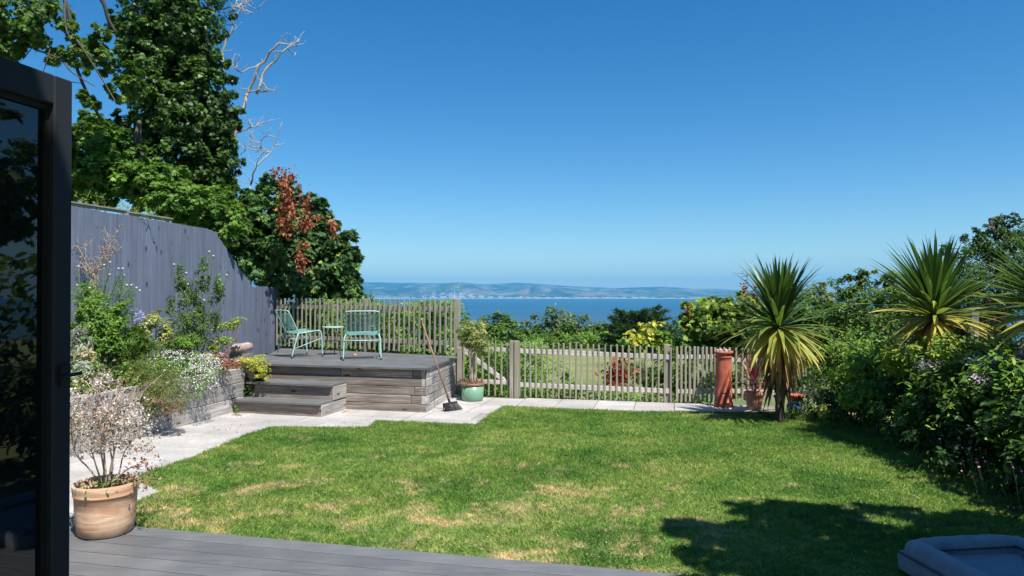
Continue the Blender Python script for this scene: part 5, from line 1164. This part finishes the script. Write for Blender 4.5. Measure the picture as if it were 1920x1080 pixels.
# trailing sprays, sunlight put into a brighter leaf colour, in front of the dark hedge
rng = np.random.default_rng(280); t_ = thing('trailing_bramble', 'arching bramble sprays, sunlight put into their lighter green, hanging over the front of the right border', 'shrub', (4.3, 6.5, 0)); mb = MB(); Cs, As, Ns = [], [], []
for k in range(190):
    y = rng.uniform(4.6, 10); x = 4.75 + rng.uniform(-.15, .5) + (.15 if y > 8.5 else 0); s = np.array([x, y, rng.uniform(.35, 1.25)]); e = s + np.array([-rng.uniform(.25, .6), rng.normal() * .3, rng.uniform(-.35, .12)]); e[2] = max(e[2], .08)
    m_ = (s + e) / 2 + [0, 0, .12]; pts = smooth_path([s, m_, e], 6); mb.tube(pts, list(np.linspace(.006, .002, len(pts))), 4)
    for p_ in pts:
        for _ in range(3): Cs.append(p_ + rng.normal(size=3) * .035); As.append(rng.normal(size=3) + (e - s)); Ns.append(rng.normal(size=3) * .4 + [0, -.2, 1])
mb.build('stems', M['stem_green'], t_, True); Cs = np.array(Cs); leaves('foliage', Cs, nrm(np.array(As)), nrm(np.array(Ns)), .072 * (.5 + .8 * rng.random(len(Cs))), 'oval', M['l_bright'], t_, rng.random(len(Cs)))
rng = np.random.default_rng(281); m = 70; C = np.stack([rng.uniform(3.95, 4.4, m), rng.uniform(5.2, 6.6, m), rng.uniform(.05, .45, m)], 1)
t_ = thing('knapweed_plant', 'small pink knapweed flowers at the hedge foot by the lawn edge', 'flowers', (4.2, 5.9, 0)); leaves('flower_head', C, rdir(rng, m), nrm(rng.normal(size=(m, 3)) + [-.5, -.5, 1]), np.full(m, .028), 'flower', M['f_pink'], t_, rng.random(m))
mb = MB(); [mb.tube([(c[0] + .08, c[1], .0), c], [.003, .0015], 4) for c in C]; mb.build('stems', M['stem_green'], t_)
m = 900; C = np.stack([rng.uniform(4.0, 4.7, m), rng.uniform(5.0, 7.2, m), rng.uniform(.0, .22, m) ], 1); leaves('foliage', C, nrm(rng.normal(size=(m, 3)) + [0, 0, .6]), rdir(rng, m), .06 * (.6 + .6 * rng.random(m)), 'lance', M['l_sycamore'], t_, rng.random(m))
D = 12.4; tree('yellow_shrub', 'small pale yellow leaved seedling low in the shade right of the palm', 'shrub', (P(1540, 788, 9.6)[0], 9.6, 0), [BL_(1540, 770, 9.6, 12, 10)], 130, .05, 'oval', 'l_yellow', 282, .005, limbs=5)

# --- tree out of frame on the right: its shadow lies on the lawn and its image in the door glass
tree('shade_tree', 'leafy tree standing outside the photo to the right whose shadow lies on the lawn', 'tree', (5.6, 1.7, 0), [E(3.05, 2.75, 4.7, .6, .45, .35), E(3.95, 2.65, 4.8, .7, .4, .4), E(4.95, 2.9, 4.6, .8, .5, .5), E(3.95, 3.3, 4.7, .8, .42, .4), E(3.9, 1.95, 4.7, 1.0, .7, .5), E(5.1, 1.8, 5.0, 1.0, .8, .8), E(2.9, 1.8, 4.8, .5, .4, .3), E(3.3, 2.2, 4.7, .6, .45, .3), E(4.2, 2.3, 4.7, .6, .45, .3), E(3.3, 1.5, 4.8, .5, .4, .3)], 11500, .13, 'maple', 'l_sycamore', 290, .14, limbs=12, sub=.3)
tree('garden_tree', 'large garden tree far outside the photo to the right, mirrored in the door glass', 'tree', (11.0, 5.5, 0), [E(10.6, 5.2, 4.4, 1.9, 1.8, 1.3), E(9.6, 6.6, 3.6, 1.3, 1.3, 1.0), E(12.5, 4.0, 5.2, 2.0, 1.8, 1.4)], 9000, .16, 'maple', 'l_sycamore', 292, .2, limbs=10)
box_foliage('side_hedge', 'garden hedge continuing beyond the right edge of the photo', (5.6, -.2), (6.3, 6.2), .8, 0, 2.2, 4200, .13, 'oval', M['l_sycamore'], 291, stems=4)

# ------------------------------------------------------------------ planting in the raised bed
def bp(px, py, D): return P(px, py, D)
def clump(name, lab, seed, blobs, n, size, shape, mat, cat='plant', extra=None, stems=14, stem_mat='stem_green', sub=.35, up=.6, base=None, core=.3, droop=.2):
    rng = np.random.default_rng(seed); c = np.mean([b[0] for b in blobs], 0); base = np.array([c[0], c[1], BED_H - .04]) if base is None else np.asarray(base, float)
    t_ = thing(name, lab, cat, base); mb = MB()
    for k in range(stems):
        b = blobs[k % len(blobs)]; e = np.asarray(b[0]) + rdir(rng, 1)[0] * np.asarray(b[1]) * .8; branch(mb, rng, base + rng.normal(size=3) * [.05, .05, 0], e, .007, .002, .06, 6, 4)
    mb.build('stems', M[stem_mat], t_, True)
    foliage('foliage', rng, blobs, n, size, shape, M[mat], t_, sub=sub, up=up, core=core, droop=droop)
    if extra: extra(t_, rng)
    return t_
def flowers(t_, rng, blobs, n, size, mat, nm='flowers', shell=.95, zmin=-.2):
    C = []; N = []
    for (c, r) in blobs:
        d = rdir(rng, n); d = d[d[:, 2] > zmin]; C.append(np.asarray(c) + d * np.asarray(r) * (shell + .15 * rng.random((len(d), 1)))); N.append(d)
    C = np.vstack(C); N = nrm(np.vstack(N) * .6 + [0, -.2, .8] + rng.normal(size=C.shape) * .3); m = len(C)
    leaves(nm, C, rdir(rng, m), N, size * (.7 + .5 * rng.random(m)), 'flower', M[mat], t_, rng.random(m))
# fleabane
fb = [BL_(335, 690, 9.6, 60, 32), BL_(370, 720, 9.5, 36, 34), BL_(300, 675, 9.8, 40, 22), BL_(385, 690, 9.9, 28, 26)]
clump('fleabane_plant', 'billowing mass of tiny white daisies hanging over the sleeper wall', 301, fb, 4200, .035, 'lance', 'l_bright', cat='flowers', extra=lambda t_, r: flowers(t_, r, fb, 900, .021, 'f_white'))
# heather like cascading
hb = [BL_(290, 712, 8.9, 50, 34), BL_(320, 742, 8.8, 32, 34), BL_(262, 695, 9.1, 34, 28), BL_(285, 750, 8.7, 30, 26)]
clump('trailing_rosemary', 'trailing fine leaved green and brown shrub hanging down the bed wall', 302, hb, 12000, .035, 'lance', 'l_heather', extra=lambda t_, r: foliage('dead_foliage', r, [BL_(295, 762, 8.65, 30, 26), BL_(275, 735, 8.75, 20, 22), BL_(330, 765, 8.65, 16, 16)], 1900, .035, 'lance', M['l_brown'], t_), droop=.8)
# tall shrub centre
sb = [BL_(345, 560, 10.4, 30, 40), BL_(385, 585, 10.4, 28, 40), BL_(350, 610, 10.3, 42, 34), BL_(330, 640, 10.2, 45, 26), BL_(375, 515, 10.4, 14, 26), BL_(410, 545, 10.4, 14, 22), BL_(340, 530, 10.4, 14, 22)]
clump('tall_shrub', 'tall upright small leaved shrub against the middle of the blue fence', 303, sb, 5200, .042, 'oval', 'l_sycamore', cat='shrub', sub=.36, stems=22, extra=lambda t_, r: foliage('young_leaves', r, [BL_(380, 500, 10.35, 9, 18), BL_(412, 530, 10.35, 10, 16), BL_(340, 510, 10.35, 8, 16)], 420, .042, 'oval', M['l_bright'], t_, sub=.5))
# thistle
def globes(t_, rng):
    pts = [(147, 500), (195, 497), (168, 540), (206, 492), (222, 504), (230, 504), (256, 540), (262, 545), (232, 516), (246, 535), (145, 535), (238, 535), (205, 515)]
    mb = MB(); ms = MB()
    for (x, y) in pts:
        c = P(x, y, 9.3 + rng.uniform(-.2, .2)); mb.sphere(c, .017, 10, 7); b = P(185 + rng.normal() * 18, 640, 9.4); ms.tube(smooth_path([b, (b + c) / 2 + rng.normal(size=3) * .04, c], 4), [.006] * 8 + [.0035], 5)
    mb.build('flower_globes', M['f_ball'], t_, True); ms.build('flower_stems', M['stem_green'], t_, True)
    mb = MB(); ms = MB()
tb = [BL_(195, 600, 9.4, 45, 45), BL_(170, 560, 9.4, 30, 36), BL_(225, 560, 9.4, 24, 40), BL_(210, 640, 9.3, 50, 30), BL_(160, 640, 9.2, 30, 40)]
clump('globe_thistle', 'tall globe thistle with round grey flower heads beside the open door', 304, tb, 6000, .055, 'lance', 'l_bright', extra=globes, stems=26, sub=.4)
def globes2(t_, rng):
    mb = MB(); ms = MB()
    for (x, y) in ((326, 496), (349, 512), (392, 472), (400, 480), (425, 516), (383, 563), (352, 533)):
        c = P(x, y, 10.2 + rng.uniform(-.1, .1)); mb.sphere(c, .018, 10, 7); b = P(x - 8 + rng.normal() * 8, 630, 10.3); ms.tube(smooth_path([b, (b + c) / 2 + rng.normal(size=3) * .03, c], 4), [.005] * 8 + [.003], 5)
    mb.build('flower_globes', M['f_ball'], t_, True); ms.build('flower_stems', M['stem_green'], t_, True)
clump('globe_thistle', 'globe thistle heads standing among the tall shrub by the blue fence', 305, [BL_(360, 640, 10.1, 30, 22)], 600, .06, 'lance', 'l_bright', extra=globes2)
def dead_cistus():
    rng = np.random.default_rng(306); b = P(185, 640, 9.6); b[2] = BED_H; t_ = thing('dead_shrub', 'leafless dry brown shrub branches against the blue fence near the door', 'shrub', b); mb = MB(); tips = []
    for (x, y) in ((160, 465), (150, 490), (205, 455), (222, 430), (215, 470), (228, 462), (175, 510), (145, 460), (200, 440)):
        e = P(x, y, 9.6); k = P(175 + rng.normal() * 6, 530, 9.6); pts = smooth_path([b, k, (k + e) / 2 + rng.normal(size=3) * .03, e], 5); mb.tube(pts, list(np.linspace(.009, .003, len(pts))), 6)
        for _ in range(14): s = pts[rng.integers(8, len(pts))]; q = s + rng.normal(size=3) * .06 + [0, 0, .04]; mb.tube([s, q], [.003, .0015], 4); tips.append(q)
    mb.build('branches', M['stem_pale'], t_, True); tips = np.array(tips); tp = np.repeat(tips, 3, 0) + rng.normal(size=(len(tips) * 3, 3)) * .02; leaves('dry_leaves', tp, rdir(rng, len(tp)), rdir(rng, len(tp)), .028 * (.5 + .8 * rng.random(len(tp))), 'oval', M['l_brown'], t_, rng.random(len(tp)))
dead_cistus()
def agap(t_, rng):
    for (x, y) in ((262, 592), (248, 585), (258, 604)):
        c = P(x, y, 9.7); m = 60; d = rdir(rng, m); leaves('flower_head', c + d * .03, d, rdir(rng, m), .062 * (.7 + .4 * rng.random(m)), 'lance', M['f_lilac'], t_, rng.random(m))
        b = P(250, 660, 9.7); MB().tube([b, c], [.007, .005], 6).build('flower_stem', M['stem_green'], t_, True)
clump('agapanthus_plant', 'pale lilac blue agapanthus blooms in the raised bed', 307, [BL_(250, 640, 9.6, 26, 26)], 500, .16, 'lance', 'l_sycamore', cat='flowers', extra=agap)
clump('golden_shrub', 'golden cream leaved shrub in the middle of the raised bed', 308, [BL_(290, 600, 9.9, 26, 22), BL_(275, 620, 9.8, 22, 20), BL_(310, 625, 9.9, 22, 26)], 1500, .04, 'oval', 'l_golden', cat='shrub', extra=lambda t_, r: flowers(t_, r, [BL_(287, 612, 9.7, 14, 14)], 60, .025, 'f_white'))
clump('dark_shrub', 'low dark green fine leaved shrub behind the trailing rosemary', 309, [BL_(235, 660, 9.5, 34, 34), BL_(260, 650, 9.6, 28, 28), BL_(215, 680, 9.3, 30, 26), BL_(285, 655, 9.7, 30, 22)], 6500, .036, 'lance', 'l_sycamore', cat='shrub')
def peach(t_, rng): flowers(t_, rng, [BL_(210, 622, 9.15, 16, 7)], 60, .03, 'l_brown', 'faded_flowers')
clump('leafy_perennial', 'bright green leafy perennial with faded orange heads near the door', 310, [BL_(175, 600, 9.0, 34, 50), BL_(205, 640, 9.0, 26, 30), BL_(165, 680, 8.9, 30, 30), BL_(215, 600, 9.2, 26, 30)], 4600, .05, 'oval', 'l_bright', extra=peach)
def cream(t_, rng):
    for (x, y, r) in ((162, 662, 11), (150, 670, 9), (170, 672, 8), (145, 664, 7)):
        c = P(x, y, 8.5); m = 26; d = rdir(rng, m); leaves('bloom', c + d * .012 * r * .3, nrm(d + [0, -.2, .3]), rdir(rng, m), np.full(m, .006 * r), 'oval', M['f_cream'], t_, rng.random(m))
clump('yellow_flower_plant', 'big pale yellow blooms and long silver leaves close to the door frame', 311, [BL_(160, 690, 8.5, 30, 26), BL_(150, 640, 8.5, 16, 40)], 900, .10, 'lance', 'l_silver', cat='flowers', extra=cream)
clump('low_greenery', 'mixed low leafy plants at the near end of the raised bed behind the potted shrub', 312, [BL_(150, 735, 8.2, 36, 34), BL_(190, 715, 8.5, 36, 24), BL_(235, 720, 8.7, 26, 26), BL_(140, 790, 7.8, 26, 30)], 3200, .05, 'oval', 'l_bright', extra=lambda t_, r: flowers(t_, r, [BL_(165, 715, 8.3, 34, 18)], 420, .022, 'f_white'))
clump('purple_leaf_plant', 'arching stems with pointed yellow green leaves by the log', 313, [BL_(425, 610, 10.6, 22, 14), BL_(410, 640, 10.5, 26, 20), BL_(445, 600, 10.7, 16, 6), BL_(395, 665, 10.4, 22, 16)], 520, .06, 'oval', 'l_yellowgreen', stems=16, stem_mat='broom_wood', sub=.45)
pk = [BL_(425, 682, 10.2, 26, 10), BL_(405, 672, 10.2, 20, 12)]
clump('pink_flowers', 'low pink and reddish flowers at the far corner of the raised bed', 314, pk, 900, .028, 'oval', 'l_rust', cat='flowers', extra=lambda t_, r: (flowers(t_, r, pk, 110, .020, 'f_pink'), flowers(t_, r, pk, 90, .018, 'f_white', 'white_flowers')))
clump('yellow_sedum', 'bright yellow green sedum trailing over the corner beside the steps', 315, [BL_(478, 680, 10.75, 22, 14), BL_(492, 695, 10.7, 16, 17), BL_(462, 678, 10.75, 18, 10)], 2600, .026, 'oval', 'l_yellow', extra=None, base=P(465, 690, 10.9))
clump('shaded_corner_plant', 'leafy plant, shade put into its dark leaves, in the gap between the raised bed end and the steps', 316, [BL_(478, 715, 10.9, 16, 20), BL_(472, 735, 10.85, 14, 20)], 900, .045, 'oval', 'l_dark', base=P(476, 740, 10.95), stems=6)  # shade of the gap is put into the dark leaf colour
# low filler leaves over soil
rng = np.random.default_rng(320); m = 5200; al = rng.uniform(.2, 6.6, m); bk = rng.uniform(.08, 1.5, m); C = np.array([bed_pt(a, b, BED_H + .02) for a, b in zip(al, bk)]); C[:, 2] += rng.random(m) ** 1.5 * .28
tag(leaves('ground_cover', C, nrm(rng.normal(size=(m, 3)) + [0, 0, .6]), nrm(rng.normal(size=(m, 3)) + [0, 0, .5]), .05 * (.6 + .7 * rng.random(m)), 'oval', M['l_bright'], None, rng.random(m)), 'low mixed ground cover leaves filling the raised bed', 'ground cover', kind='stuff')
# fallen leaves
rng = np.random.default_rng(321); m = 190; pts = []
for (x, y, sx, sy, k) in ((445, 777, 14, 3, 50), (650, 771, 8, 2, 18), (265, 840, 28, 12, 90), (330, 812, 14, 6, 22), (700, 790, 60, 5, 12), (450, 800, 50, 10, 14), (800, 900, 260, 70, 26), (1300, 850, 150, 40, 10)): 
    for _ in range(k): pts.append(G(x + rng.normal() * sx * .5, y + rng.normal() * sy * .5, .02))
C = np.array(pts); C[:, 2] = .022; m = len(C); tag(leaves('fallen_leaves', C, nrm(rng.normal(size=(m, 3)) * [1, 1, .15]), nrm(rng.normal(size=(m, 3)) * .3 + [0, 0, 1]), .03 * (.6 + .7 * rng.random(m)), 'oval', M['l_brown'], None, rng.random(m)), 'dry brown fallen leaves scattered at the wall foot on the paving', 'leaves', kind='stuff')
tree('weed', 'small green weed growing where the steps meet the bed wall', 'weed', G(443, 776), [(G(443, 776) + [0, 0, .09], (.04, .04, .08))], 70, .04, 'lance', 'l_bright', 322, .003, limbs=4)

# ------------------------------------------------------------------ haze
def build_haze():
    m = bpy.data.materials.new('haze'); m.use_nodes = True; t = m.node_tree; t.nodes.clear(); o = t.nodes.new('ShaderNodeOutputMaterial'); v = t.nodes.new('ShaderNodeVolumePrincipled')
    v.inputs['Color'].default_value = (.13, .56, 1.0, 1); v.inputs['Density'].default_value = 8.0e-5; v.inputs['Anisotropy'].default_value = 0.0; t.links.new(v.outputs[0], o.inputs['Volume'])
    mb = MB(); x, y0, y1, z0, z1 = 12500, -1600, 18000, -95, 420
    mb.hexa([(-x, y0, z0), (x, y0, z0), (x, y1, z0), (-x, y1, z0), (-x, y0, z1), (x, y0, z1), (x, y1, z1), (-x, y1, z1)])
    tag(mb.build('haze', m, origin=(0, 0, z0)), kind='stuff')
build_haze()
